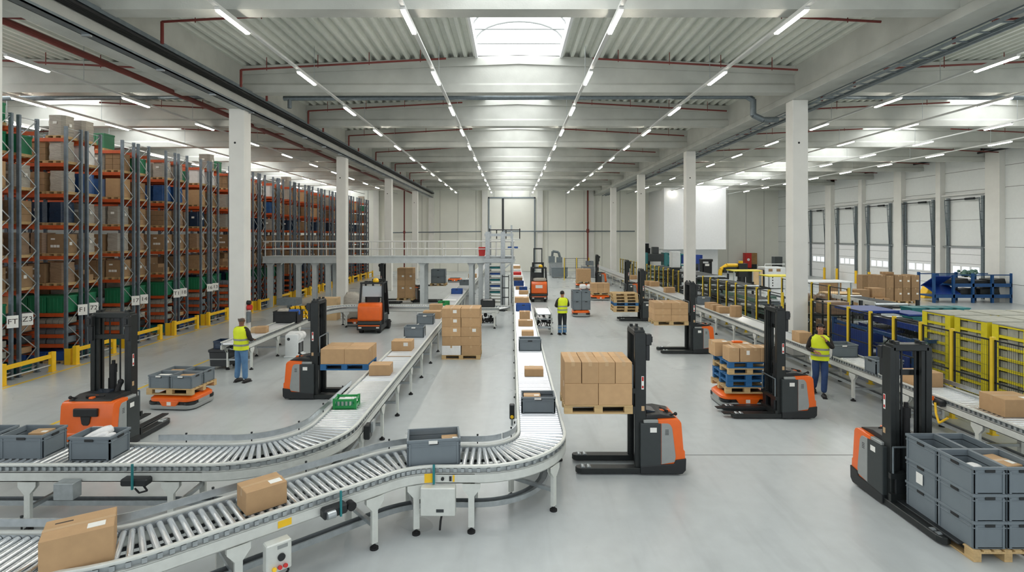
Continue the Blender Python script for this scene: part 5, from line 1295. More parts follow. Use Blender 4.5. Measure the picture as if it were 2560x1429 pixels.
cg = thing('mesh_container', 'grey mesh container raised on the far stacker', 'container', (x-0.72, y+0.4, 0.60))
m = MB()
for z in [0.06*i for i in range(15)]: m.box(-0.5, 0.5, -0.41, -0.40, z, z+0.02).box(-0.5, 0.5, 0.40, 0.41, z, z+0.02).box(-0.51, -0.50, -0.4, 0.4, z, z+0.02)
for s in (-1, 1):
    for q in (-1, 1): m.box(s*0.48-0.03, s*0.48+0.03, q*0.39-0.03, q*0.39+0.03, 0, 0.95)
obj('container_frame', m, 'galv', cg); obj('container_liner', MB().box(-0.47, 0.47, -0.38, 0.38, 0.04, 0.85), 'tote_grey', cg)
tote('blue grey tote on top of the raised mesh container', x-0.6, y+0.4, 1.56, 0.6, 0.5, 0.36, 0)
for i, (px, py, wd, h_, mt) in enumerate(((1392, 690, 1.3, 1.25, 'galv'), (1398, 693, 1.5, 0.95, 'tote_grey'))):
    x, y = gp(px, py); y += i*0.0
    b = thing(('grey_machine', 'steel_bin')[i], ('grey machine with a bent arm near the back wall', 'grey steel bin in front of the grey machine near the back wall')[i], ('machine', 'bin')[i], (x, y-1.6*i+1.5, 0))
    obj('housing', MB().box(-wd/2, wd/2, -0.45, 0.45, 0.1, h_).box(-wd/2-0.03, wd/2+0.03, -0.48, 0.48, h_-0.06, h_+0.02).box(-wd/2+0.1, -wd/2+0.2, -0.4, 0.4, 0, 0.1).box(wd/2-0.2, wd/2-0.1, -0.4, 0.4, 0, 0.1), mt, b, bevel=0.02)
    if i == 0: obj('arm', MB().tube([(-0.4, 0, 1.2), (-0.3, 0, 2.4), (0.3, 0, 2.3), (0.5, 0, 1.6)], 0.12, 8).box(-0.7, -0.1, -0.4, 0.3, 1.25, 1.9).box(0.1, 0.65, -0.4, 0.3, 1.25, 1.8), 'galv_blue', b)

# ------------------------------------------------------------------ safety fence along conveyor C
FX = 9.66
def fence(label, ys, x=FX, fine=0.06, h=1.96, skip=()):
    f_ = thing('safety_fence', label, 'fence')
    for y in ys: obj('post', MB().box(x-0.035, x+0.035, y-0.035, y+0.035, 0, h).box(x-0.07, x+0.07, y-0.07, y+0.07, 0, 0.012), 'yellow_post', f_)
    for i, (a, b) in enumerate(zip(ys[:-1], ys[1:])):
        a2, b2 = a+0.05, b-0.05
        p_ = obj('panel_frame', MB().box(x-0.015, x+0.015, a2, b2, h-0.08, h-0.05).box(x-0.015, x+0.015, a2, b2, 0.14, 0.17).box(x-0.015, x+0.015, a2, a2+0.03, 0.14, h-0.05).box(x-0.015, x+0.015, b2-0.03, b2, 0.14, h-0.05).box(x-0.015, x+0.015, a2, b2, h*0.53, h*0.53+0.03), 'mesh_black', f_)
        m = MB(); yy = a2+fine
        while yy < b2-0.03: m.box(x-0.002, x+0.002, yy-0.0018, yy+0.0018, 0.17, h-0.08); yy += fine
        zz = 0.17+0.2
        while zz < h-0.1: m.box(x-0.002, x+0.002, a2, b2, zz-0.0018, zz+0.0018); zz += 0.2
        obj('wire_mesh', m, 'mesh_black', p_)
    return f_
fence('yellow post and black mesh fence in front of the blue machine and yellow crates', [5.4, 6.3, 7.2, 8.1, 8.95, 9.9, 10.85, 11.85, 12.75, 13.65, 14.55, 15.5, 16.45, 17.4], fine=0.045)
fence('yellow post and black mesh fence between the first two right columns', [19.3+1.0*k for k in range(9)], fine=0.10)
fence('long far stretch of yellow fence beyond the second right column', [29.2+1.05*k for k in range(19)], fine=0.16)
gate = fence('inner row of yellow fence posts behind the fence, middle distance', [21.0+1.3*k for k in range(5)], x=13.1, fine=0.13)

def machine(label, x, y, sx, sy, h, frame_mat, panel_mat, seed, belts=3, name='sorting_machine'):
    q = random.Random(seed); r = thing(name, label, 'machine', (x, y, 0))
    for a in (-1, 1):
        for b in (-1, 0, 1):
            obj('frame_post', MB().box(a*sx/2-0.05, a*sx/2+0.05, b*sy/2-0.05, b*sy/2+0.05, 0, h*q.uniform(0.8, 1.0)), frame_mat, r)
    m = MB()
    for z in (h*0.3, h*0.78): m.box(-sx/2, sx/2, -sy/2-0.03, -sy/2+0.03, z, z+0.08).box(-sx/2-0.03, -sx/2+0.03, -sy/2, sy/2, z, z+0.08).box(sx/2-0.03, sx/2+0.03, -sy/2, sy/2, z, z+0.08)
    obj('frame_beams', m, frame_mat, r)
    for i in range(belts):
        z = h*(0.25+0.6*i/max(1, belts-1)); tilt = q.uniform(-0.12, 0.12)*(0 if i == belts-1 else 1)
        m = MB(); w_ = sx*q.uniform(0.35, 0.55); ox = q.uniform(-.5, .5)*(sx*0.9-w_)
        m.quadbox([(ox-w_/2, -sy*0.46, z-tilt), (ox+w_/2, -sy*0.46, z-tilt), (ox+w_/2, sy*0.46, z+tilt), (ox-w_/2, sy*0.46, z+tilt), (ox-w_/2, -sy*0.46, z-tilt+0.06), (ox+w_/2, -sy*0.46, z-tilt+0.06), (ox+w_/2, sy*0.46, z+tilt+0.06), (ox-w_/2, sy*0.46, z+tilt+0.06)])
        bl = obj('belt', m, ('belt_dark', 'belt_green', 'belt_dark')[i % 3], r)
        for s in (-1, 1): obj('belt_roller', MB().cyl((ox-w_/2-0.04, s*sy*0.46, z+s*tilt+0.03), (ox+w_/2+0.04, s*sy*0.46, z+s*tilt+0.03), 0.06, 10), 'galv', bl, smooth=True)
        m = MB().quadbox([(ox-w_/2-0.06, -sy*0.47, z-tilt-0.02), (ox-w_/2-0.02, -sy*0.47, z-tilt-0.02), (ox-w_/2-0.02, sy*0.47, z+tilt-0.02), (ox-w_/2-0.06, sy*0.47, z+tilt-0.02), (ox-w_/2-0.06, -sy*0.47, z-tilt+0.14), (ox-w_/2-0.02, -sy*0.47, z-tilt+0.14), (ox-w_/2-0.02, sy*0.47, z+tilt+0.14), (ox-w_/2-0.06, sy*0.47, z+tilt+0.14)])
        obj('side_plate', m, panel_mat, r)
    for i in range(3):
        a, b, c_ = q.uniform(-.3, .3)*sx, q.uniform(-.35, .35)*sy, q.uniform(.35, .8)*h
        pn_ = obj('drive_box', MB().cbox(a, b, c_, 0.35, 0.3, 0.3), panel_mat, r, bevel=0.02)
        obj('drive_motor', MB().cyl((a-0.3, b, c_), (a-0.1, b, c_), 0.09, 10), 'black_plastic', pn_, smooth=True)
    for i in range(5):
        a = q.uniform(-.45, .45)*sx; b = q.uniform(-.4, .4)*sy
        obj('cable', MB().tube([(a, b, h*0.9), (a+.1, b+.2, h*.6), (a-.1, b+.4, h*.35)], 0.018, 6), 'black_rubber', r, smooth=True)
    return r
bm_ = machine('large dark blue belt machine behind the yellow fence, beside the walking worker', 11.25, 15.3, 2.2, 3.4, 1.65, 'stillage_blue', 'machine_blue', 3, belts=4)
obj('hood', MB().box(-1.1, 0.1, 0.5, 1.7, 1.72, 1.80).box(0.2, 0.9, 0.3, 1.2, 1.66, 1.72), 'machine_blue', bm_, bevel=0.01)
obj('lower_panel', MB().box(-1.18, -1.14, -0.2, 1.6, 0.25, 1.25).box(-1.18, -1.14, -1.6, -0.35, 0.35, 0.9), 'machine_blue', bm_, bevel=0.01)
obj('flow_pipe', MB().cyl((-0.9, -1.7, 1.25), (1.0, 0.2, 1.30), 0.11, 12), 'belt_green', bm_, smooth=True)
cart_ = thing('mesh_trolley', 'dark framed trolley of packages behind the fence beside the first right column', 'trolley', (10.5, 17.7, 0))
obj('trolley_frame', MB().box(-0.5, -0.46, -0.3, -0.26, 0, 1.9).box(0.46, 0.5, -0.3, -0.26, 0, 1.9).box(-0.5, -0.46, 0.26, 0.3, 0, 1.9).box(0.46, 0.5, 0.26, 0.3, 0, 1.9).box(-0.5, 0.5, -0.3, 0.3, 0.2, 0.24).box(-0.5, 0.5, -0.3, 0.3, 0.8, 0.84).box(-0.5, 0.5, -0.3, 0.3, 1.4, 1.44), 'mesh_black', cart_)
for i in range(3): carton('pale package on the dark trolley, %s shelf from below' % ORD[i], 10.5, 17.7, 0.242+0.6*i, 0.8, 0.5, 0.4, 0, 'packages on the dark trolley', material='wrap_brown', tape=False)
for i, (x, y, sx, sy, h_, fm, pm) in enumerate(((11.6, 20.3, 2.6, 2.6, 1.5, 'dark_metal', 'truck_grey'), (11.2, 24.2, 2.4, 3.6, 1.45, 'galv_blue', 'belt_green'), (14.6, 22.4, 2.2, 3.0, 1.5, 'dark_metal', 'machine_white'),
        (12.0, 30.5, 3.2, 4.0, 1.5, 'mesh_black', 'truck_grey'), (12.0, 36.5, 3.2, 5.0, 1.6, 'dark_metal', 'truck_grey'), (12.0, 43.5, 3.2, 6.0, 1.6, 'dark_metal', 'belt_green'))):
    machine('dark conveyor machinery behind the yellow fence, %s from the camera' % ORD[i], x, y, sx, sy, h_, fm, pm, 20+i, belts=3+i % 2)
for i, (x, y, sx, mt) in enumerate(((15.4, 26.8, 2.4, 'machine_white'), (15.2, 30.5, 2.0, 'yellow_crate'), (15.0, 35.0, 1.8, 'yellow_crate'))):
    tb = thing('work_table', ('white', 'yellow', 'far yellow')[i]+' topped work table behind the fence', 'table', (x, y, 0))
    obj('table_top', MB().box(-sx/2, sx/2, -0.6, 0.6, 1.70, 1.76), mt, tb, bevel=0.01)
    for a in (-1, 1):
        for b in (-1, 1): obj('leg', MB().box(a*(sx/2-0.08)-0.03, a*(sx/2-0.08)+0.03, b*0.5-0.03, b*0.5+0.03, 0, 1.70), 'galv', tb)

# ------------------------------------------------------------------ yellow crate towers
def ycrate_me():
    m = MB(); a, b, h_ = 0.46, 0.42, 0.235
    m.box(-a, a, -b, b, 0, 0.02)
    for z0, z1 in ((0.0, 0.025), (h_-0.035, h_)):
        for s in (-1, 1): m.box(s*a-0.012, s*a+0.012, -b, b, z0, z1).box(-a, a, s*b-0.012, s*b+0.012, z0, z1)
    for x in (-a, a):
        for s in (-1, 1): m.box(x-0.015, x+0.015, s*b-0.012, s*b+0.012, 0, h_)
    for y in (-b, b):
        for s in (-1, 1): m.box(s*a-0.012, s*a+0.012, y-0.015, y+0.015, 0, h_)
    return m.mesh('crate_frame', 'yellow_crate')
yc_me = ycrate_me()
yin_me = MB().box(-0.43, 0.43, -0.39, -0.14, 0.022, 0.18).box(-0.44, 0.43, -0.12, 0.12, 0.022, 0.20).box(-0.42, 0.43, 0.15, 0.39, 0.022, 0.16).mesh('crate_contents', 'crate_grey')
board_me = MB().box(-0.485, -0.475, -0.44, -0.29, 0.0, 1.9).box(-0.485, -0.335, -0.45, -0.44, 0.0, 1.9).mesh('edge_board', 'yellow_crate')
wrap_me = MB().box(-0.49, 0.49, -0.45, 0.45, 0.0, 0.035).mesh('cover_sheet', 'crate_grey', bevel=0.01)
ti = 0
for j in range(3):
    for i in range(3):
        x = 11.15+1.08*i; y = 11.55+1.02*j; ti += 1
        nl = 8
        tn = '%s column, %s row' % (('left', 'middle', 'right')[i], ('near', 'middle', 'far')[j])
        pallet('pallet under the yellow crate tower, %s' % tn, x, y, 0, 0.96, 0.88, group='pallets under the yellow crate towers')
        for l in range(nl):
            c_ = put('yellow_crate', yc_me, None, (x, y, 0.146+0.236*l)); put('crate_contents', yin_me, c_)
            tag(c_, 'yellow crate %s in the tower of the %s' % (('at the bottom' if l == 0 else 'at the top' if l == nl-1 else ORD[l]+' from below'), tn), 'crate', 'yellow crates in towers')
        tag(put('edge_board', board_me, None, (x, y, 0.15)), 'tall yellow edge board on the near corner of the tower, %s' % tn, 'edge board', 'edge boards of the yellow towers')
        bb = tag(put('edge_board', board_me, None, (x, y, 0.15)), 'tall yellow edge board on the far corner of the tower, %s' % tn, 'edge board', 'edge boards of the yellow towers'); bb.scale = (1, -1, 1)
        tag(put('cover_sheet', wrap_me, None, (x, y, 0.146+0.236*nl)), 'pale cover sheet on top of the yellow tower, %s' % tn, 'sheet', 'cover sheets of the yellow towers')
for i in range(8):
    x = 12.6+0.42*(i % 4); z = 0.32*(i//4)
    tag(put('plastic_tub', LM['teal plastic tub'], None, (x, 15.6 if False else 16.9, 1.2+z*0.9)), 'teal tub in the heap behind the blue machine, %s row, %s' % (('lower', 'upper')[i//4], POS4[i % 4]), 'tub', 'teal tubs')
tbx = thing('tub_table', 'blue grey table under the teal tubs', 'table', (13.23, 16.9, 0)); obj('table_top', MB().box(-1.0, 1.0, -0.35, 0.35, 1.14, 1.2), 'stillage_blue', tbx)
for a in (-1, 1): obj('leg', MB().box(a*0.9-0.04, a*0.9+0.04, -0.3, 0.3, 0, 1.14), 'stillage_blue', tbx)

# ------------------------------------------------------------------ goods on the loading floor at the right
for i in range(5):
    for l in range(2):
        x = 21.75+0.47*i+(0.05 if i > 1 else 0)+(0.06 if i > 3 else 0)
        carton('tall brown carton, %s row, %s from the left, before the loading doors' % (('lower', 'upper')[l], ORD[i]), x, 32.2, 0.145+0.76*l, 0.45, 0.9, 0.755-(0.03*(i % 2))*l, rnd.uniform(-.02, .02), 'tall cartons before the loading doors', 'cardboard_dark', slip='front' if i > 1 else None, along='y')
for i, x in enumerate((22.0, 23.2)): pallet('wooden pallet under the tall carton row, %s one' % ('left', 'right')[i], x+0.02, 32.2, 0, 1.1, 0.95)
carton('small brown carton on top of the tall carton row', 22.35, 32.2, 0.145+1.52, 0.5, 0.5, 0.16, 0, material='cardboard_dark')
x, y = gp(2084, 739)
for l in range(5): carton('flat brown carton bundle, %s from below, behind the first right column' % ORD[l], x, y+0.4, 0.145+0.17*l, 1.05, 0.8, 0.166, 0, 'flat carton bundles', 'cardboard_dark', tape=False)
pallet('pallet under the flat carton bundles behind the first right column', x, y+0.4, 0, 1.1, 0.85)
x, y = gp(2170, 738)
carton('upright brown carton board stack left of the tall cartons', x, y+0.3, 0, 0.75, 0.6, 1.35, 0, material='cardboard_dark', tape=False)
for i in range(3): tag(obj('red_bin', MB().prism([(-0.14, 0), (0.14, 0), (0.18, 0.12), (-0.18, 0.12)], 'y', -0.2, 0.2), 'red', loc=(x+0.62, y+0.2, 0.0+0.5*i)), 'small red bin beside the upright carton stack, %s from below' % ORD[i], 'bin', 'small red bins')
sh_ = thing('bin_stand', 'thin steel stand holding the small red bins', 'stand', (x+0.62, y+0.2, 0)); obj('shelves', MB().box(-0.2, 0.2, -0.2, 0.2, 0.46, 0.5).box(-0.2, 0.2, -0.2, 0.2, 0.96, 1.0), 'galv', sh_)
for a in (-1, 1): obj('post', MB().box(a*0.2-0.015, a*0.2+0.015, 0.17, 0.2, 0, 1.3), 'galv', sh_)
x, y = gp(2193, 768)
for i, (dx, w_, h_, z) in enumerate(((-0.5, 0.9, 0.42, 0.50), (0.45, 0.75, 0.5, 0.50), (0.35, 0.8, 0.48, 0))):
    carton('brown carton in the low heap before the tall carton row, %s' % ('upper left', 'upper right', 'lower right')[i], x+dx, y+0.4+(0.5 if z else 0), z if i < 2 else 0.0, w_, 0.7, h_, 0.05*i, 'low carton heap', 'cardboard_dark')
pb_ = thing('steel_table', 'low steel table under the carton heap', 'table', (x, y+0.9, 0)); obj('table_top', MB().box(-1.0, 0.9, -0.4, 0.4, 0.44, 0.5), 'wood_dark', pb_)
for a in (-0.9, 0.8):
    for b in (-1, 1): obj('leg', MB().box(a-0.04, a+0.04, b*0.33-0.04, b*0.33+0.04, 0, 0.44), 'galv', pb_)
x, y = gp(2138, 764)
tt_ = thing('carton_table', 'pale topped packing table left of the carton heap', 'table', (x-0.85, y+0.1, 0)); obj('table_top', MB().box(-0.85, 0.85, -0.5, 0.5, 0.70, 0.76), 'plywood', tt_); obj('carton_base', MB().box(-0.8, -0.25, -0.45, 0.45, 0, 0.70).box(0.3, 0.8, -0.45, 0.45, 0, 0.70), 'cardboard_dark', tt_)
for i in range(3):
    x, y = gp(2045+26*i, 790); bag('low wrapped bundle behind the fence near the first right column, %s from the left' % ORD[i], x, y+0.5, 0, 0.46, 0.9, 1.05, 0.02*i, material='wrap_brown', name='wrapped_bundle')
# blue stillages
st_ = thing('steel_stillage', 'two level blue steel stillage at the right before the loading doors', 'rack', (27.2, 32.6, 0))
for i in range(5):
    for b in (-0.6, 0.6): obj('upright', MB().box(-2.2+1.15*i-0.06, -2.2+1.15*i+0.06, b-0.06, b+0.06, 0, 1.75-(0.12 if i % 2 else 0)), 'stillage_blue', st_)
obj('shelf', MB().box(-2.2, 2.4, -0.6, 0.6, 0.35, 0.43).box(-2.2, 2.4, -0.66, -0.58, 0.30, 0.50), 'stillage_blue', st_)
obj('shelf', MB().box(-1.0, 2.4, -0.6, 0.6, 1.0, 1.08).box(-1.0, 2.4, -0.66, -0.58, 0.95, 1.15), 'stillage_blue', st_)
obj('top_rail', MB().box(-2.2, 2.4, -0.62, -0.58, 1.62, 1.68).box(-2.2, 2.4, 0.58, 0.62, 1.62, 1.68), 'stillage_blue', st_)
obj('slanted_panel', MB().prism([(-0.6, 1.55), (0.5, 0.9), (0.5, 0.95), (-0.6, 1.6)], 'x', -2.15, -1.1).prism([(-0.6, 0.5), (0.4, 0.95), (0.4, 1.0), (-0.6, 0.55)], 'x', -2.1, -0.6), 'machine_blue', st_)
for i, (a, z, sx, h_, mt) in enumerate(((-0.4, 1.08, 0.9, 0.35, 'black_plastic'), (0.7, 1.08, 1.0, 0.25, 'dark_metal'), (1.8, 1.08, 0.9, 0.35, 'black_plastic'), (0.0, 0.43, 1.0, 0.4, 'black_plastic'), (1.3, 0.43, 1.2, 0.45, 'dark_metal'))):
    tag(obj('machine_part', MB().prism([(-sx/2, 0), (sx/2, 0), (sx/2*0.8, h_), (-sx/2, h_*0.8)], 'y', -0.45, 0.45), mt, bevel=0.02, loc=(27.2+a, 32.6, z+0.001)), 'dark machine part on the blue stillage, %s shelf, %s' % (('upper', 'lower')[i > 2], ('leftmost', 'middle', 'rightmost', 'left', 'right')[i]), 'part', 'machine parts on the stillage')
m = MB()
for i in range(40): m.ball((rnd.uniform(-.4, .4), rnd.uniform(-.3, .3), 0.1+rnd.uniform(0, .3)), rnd.uniform(.06, .14), 6, 4)
tag(obj('cable_heap', m, 'belt_green', loc=(27.6, 32.6, 1.45)), 'heap of dark green cables on top of the blue stillage', 'cables')
wd_ = tag(obj('dock_plate', MB().prism([(-0.35, 0), (0.2, 0), (0.3, 0.9), (0.1, 0.9)], 'y', -0.3, 0.3), 'yellow', bevel=0.03, loc=(26.5, 34.6, 0)), 'yellow wedge standing before the blue stillage', 'wedge')
# machines in the middle of the right bay
x, y = gp(1938, 722)
wm = thing('white_machine', 'tall white machine cabinet behind the fence left of the first right column', 'machine', (x, y+0.6, 0))
obj('housing', MB().box(-0.78, 0.78, -0.6, 0.6, 0.05, 1.62), 'machine_white', wm, bevel=0.04, seg=2)
obj('vent_marks', MB().box(-0.22, -0.15, -0.61, -0.6, 0.2, 0.3).box(-0.22, -0.15, -0.61, -0.6, 0.4, 0.5).box(-0.22, -0.15, -0.61, -0.6, 0.6, 0.7).box(-0.22, -0.15, -0.61, -0.6, 0.8, 0.9), 'black_plastic', wm)
obj('brown_window', MB().box(-0.5, -0.2, -0.61, -0.6, 1.3, 1.5).box(0.1, 0.4, -0.61, -0.6, 1.3, 1.5), 'cardboard_dark', wm)
obj('top_rail', MB().tube([(-0.75, -0.5, 1.6), (-0.7, -0.5, 1.85), (0.75, -0.5, 1.85)], 0.03, 8), 'machine_white', wm)
pc = thing('plywood_crate', 'pale plywood crate left of the white machine', 'crate', (x-1.35, y+0.4, 0)); obj('panels', MB().box(-0.42, 0.42, -0.5, 0.5, 0.1, 1.42), 'plywood', pc, bevel=0.01); obj('batten', MB().box(-0.45, -0.38, -0.52, 0.5, 0, 1.45), 'dark_metal', pc); obj('batten', MB().box(0.38, 0.45, -0.52, 0.5, 0, 1.45), 'dark_metal', pc)
rb = thing('robot_arm', 'yellow and black industrial robot arm in the right bay', 'robot', (x-3.0, y+0.3, 0))
obj('pedestal', MB().cyl((0.6, 0, 0), (0.6, 0, 0.9), 0.28, 12).box(0.3, 0.95, -0.3, 0.3, 0.9, 1.9), 'black_plastic', rb)
obj('upper_arm', MB().tube([(0.6, 0, 1.75), (-0.5, 0, 1.75), (-0.95, 0, 1.45), (-1.0, 0, 1.0)], 0.14, 10), 'yellow', rb, smooth=True)
obj('wrist', MB().cyl((-1.0, 0, 1.0), (-1.0, 0, 0.8), 0.16, 10).box(-0.8, 0.2, -0.2, 0.2, 1.2, 1.6), 'dark_metal', rb)
obj('signal_lamp', MB().cyl((0.55, 0, 1.9), (0.55, 0, 2.08), 0.16, 10), 'yellow', rb, smooth=True)
for i, (px0, px1, yt, yb_, Yd, mt, nm, lb, ct_) in enumerate(((1860, 1876, 632, 669, 58.9, 'red', 'fire_cabinet', 'red fire cabinet on the back wall of the right bay', 'cabinet'), (1876, 1890, 632, 660, 58.9, 'wood_dark', 'wall_cabinet', 'grey brown cabinet beside the red fire cabinet', 'cabinet'),
        (1730, 1747, 636, 668, 52.0, 'truck_grey', 'control_cabinet', 'dark control cabinet under the raised white room', 'cabinet'), (1933, 1952, 641, 660, 45.0, 'truck_grey', 'control_cabinet', 'dark control cabinet behind the white machine', 'cabinet'),
        (1676, 1698, 628, 668, 40.0, 'machine_white', 'machine_cabinet', 'white machine cabinet left of the second right column', 'machine'))):
    s_ = F/Yd; a, b = (px0-CX)/s_, (px1-CX)/s_; z1, z0 = H-(yt-HY)/s_, H-(yb_-HY)/s_
    o = thing(nm, lb, ct_, ((a+b)/2, Yd, 0)); w_ = b-a
    obj('housing', MB().box(-w_/2, w_/2, -0.3, 0.3, max(0.12, z0), z1), mt, o, bevel=0.02)
    obj('door_panel', MB().box(-w_/2+0.05, w_/2-0.05, -0.32, -0.3, max(0.2, z0)+0.05, z1-0.08), mt, o, bevel=0.008)
    obj('plinth', MB().box(-w_/2+0.03, w_/2-0.03, -0.28, 0.28, 0, max(0.12, z0)), 'dark_metal', o)
    if mt == 'red': obj('round_mark', MB().cyl((0, -0.325, z0+0.9), (0, -0.32, z0+0.9), 0.15, 12), 'paper', o)
x, y = gp(1765, 712); pr = thing('black_machine', 'black machine with open frame behind the far fence', 'machine', (x, y, 0))
obj('frame', MB().box(-0.45, 0.45, -0.3, 0.3, 1.9, 2.1).box(-0.42, -0.34, -0.3, 0.3, 0.1, 2.0).box(0.3, 0.38, -0.3, 0.3, 0.1, 2.0).box(-0.3, 0.3, -0.3, 0.3, 0.9, 1.75), 'black_plastic', pr, bevel=0.015); obj('screen', MB().box(-0.18, 0.15, -0.32, -0.3, 1.55, 1.72), 'paper', pr); obj('plinth', MB().box(-0.5, 0.5, -0.35, 0.35, 0, 0.85), 'dark_metal', pr)
sg = tag(obj('warning_sign', MB().box(-0.35, 0.35, -0.02, 0, -0.8, 0.8), 'paper', loc=(20.4, 57.47, 1.75)), 'white sign with red marks on the wall under the raised room', 'sign')
obj('red_mark', MB().box(-0.28, -0.05, -0.03, -0.02, 0.1, 0.65).box(0.02, 0.28, -0.03, -0.02, 0.2, 0.6).box(-0.25, 0.25, -0.03, -0.02, -0.65, -0.35), 'red', sg)
fr = thing('stillage_frame', 'teal and blue steel frames far back beside the dark doorway', 'rack', (16.2, 50.0, 0))
obj('frame', MB().box(-1.9, -1.8, -0.5, 0.5, 0, 2.4).box(-0.8, -0.7, -0.5, 0.5, 0, 2.4).box(0.2, 0.3, -0.5, 0.5, 0, 2.4).box(-1.9, 0.3, -0.5, -0.4, 2.2, 2.3).box(-1.9, 0.3, -0.5, -0.4, 1.2, 1.3), 'teal', fr); obj('panel', MB().box(-0.6, 1.3, -0.3, 0.3, 1.4, 2.2).box(-1.7, -0.9, -0.3, 0.3, 1.4, 2.0), 'machine_blue', fr); obj('post', MB().box(1.2, 1.3, -0.4, 0.4, 0, 2.2), 'machine_blue', fr)
hp = thing('high_machine', 'blue green machine on posts beyond the third right column', 'machine', (12.4, 47.0, 0)); obj('housing', MB().box(-0.7, 0.7, -0.5, 0.5, 1.75, 2.4).box(-0.2, 0.3, -0.3, 0.3, 2.4, 3.0), 'truck_grey', hp, bevel=0.03); obj('frame', MB().box(-0.8, -0.7, -0.5, 0.5, 0, 2.5).box(0.7, 0.8, -0.5, 0.5, 0, 2.5), 'teal', hp)
yf = fence('yellow mesh screen near the back wall in the middle aisle', [0, 1.1, 2.2], x=0, fine=0.12, h=2.0); yf.location = (6.9, 48.5, 0); yf.rotation_euler = (0, 0, pi/2)
x, y = gp(1285, 760)
ex = thing('tall_case', 'dark ladder frame beside the tray lift', 'frame', (0.02-0.35, 28.6, 0)); obj('rails', MB().box(-0.2, -0.16, -0.1, 0.1, 0, 1.9).box(0.14, 0.18, -0.1, 0.1, 0, 1.9), 'dark_metal', ex); obj('steps', MB().box(-0.18, 0.16, -0.08, 0.08, 0.2, 0.24).box(-0.18, 0.16, -0.08, 0.08, 0.7, 0.74).box(-0.18, 0.16, -0.08, 0.08, 1.2, 1.24).box(-0.18, 0.16, -0.08, 0.08, 1.8, 1.84), 'dark_metal', ex)
# ------------------------------------------------------------------ people
def skin_mesh(name, J, E, Rd, root, material, sub=2):
    """grow one continuous surface round a skeleton: J joints, E edges by key, Rd radius per key"""
    ks = list(J); me = bpy.data.meshes.new('skeleton'); me.from_pydata([J[k] for k in ks], [(ks.index(a), ks.index(b)) for a, b in E], [])
    o = bpy.data.objects.new('skeleton', me); COL.objects.link(o)
    o.modifiers.new('skin', 'SKIN').use_smooth_shade = True
    for i, k in enumerate(ks):
        sv = me.skin_vertices[0].data[i]; r = Rd[k]; sv.radius = r if isinstance(r, tuple) else (r, r); sv.use_root = (k == root)
    s = o.modifiers.new('sub', 'SUBSURF'); s.levels = sub; s.render_levels = sub
    bpy.context.view_layer.update()
    out = bpy.data.meshes.new_from_object(o.evaluated_get(bpy.context.evaluated_depsgraph_get())); out.name = name
    bpy.data.objects.remove(o); out.materials.clear(); out.materials.append(M[material])
    for p in out.polygons: p.use_smooth = True
    return out
def loft(levels, n=20, cap=True):
    m = MB()
    for z, rx, ry, cy in levels:
        for i in range(n):
            t = 2*pi*i/n; c, s = cos(t), sin(t); m.v.append((math.copysign(abs(c)**0.85, c)*rx, cy+math.copysign(abs(s)**0.85, s)*ry, z))
    L_ = len(levels)
    for l in range(L_-1):
        for i in range(n):
            j = (i+1) % n; m.f.append((l*n+i, l*n+j, (l+1)*n+j, (l+1)*n+i))
    return m
def hand(wrist, d, up, side):
    """palm with four fingers and a thumb; d points along the hand, side is +1/-1 for the thumb"""
    W = Vector(wrist); d = Vector(d).normalized(); r = d.cross(Vector(up)).normalized(); u = r.cross(d).normalized()
    m = MB(); P = lambda a, b, c: tuple(W+d*a+r*b+u*c)
    m.quadbox([P(0, -.026, -.012), P(0, .026, -.012), P(.085, .040, -.012), P(.085, -.040, -.012), P(0, -.026, .012), P(0, .026, .012), P(.085, .040, .012), P(.085, -.040, .012)])
    for i, (b, l) in enumerate(((-.031, .062), (-.011, .074), (.010, .070), (.030, .055))):
        m.cyl(P(.078, b, 0), P(.078+l*.55, b, -.006), .0095, 8, .0088); m.cyl(P(.078+l*.55, b, -.006), P(.078+l*.9, b, -.032), .0088, 8, .007); m.ball(P(.078+l*.9, b, -.032), .0072, 6, 5)
    m.cyl(P(.02, side*.026, 0), P(.055, side*.058, -.008), .012, 8, .010); m.cyl(P(.055, side*.058, -.008), P(.088, side*.062, -.022), .010, 8, .008); m.ball(P(.088, side*.062, -.022), .0082, 6, 5)
    return m
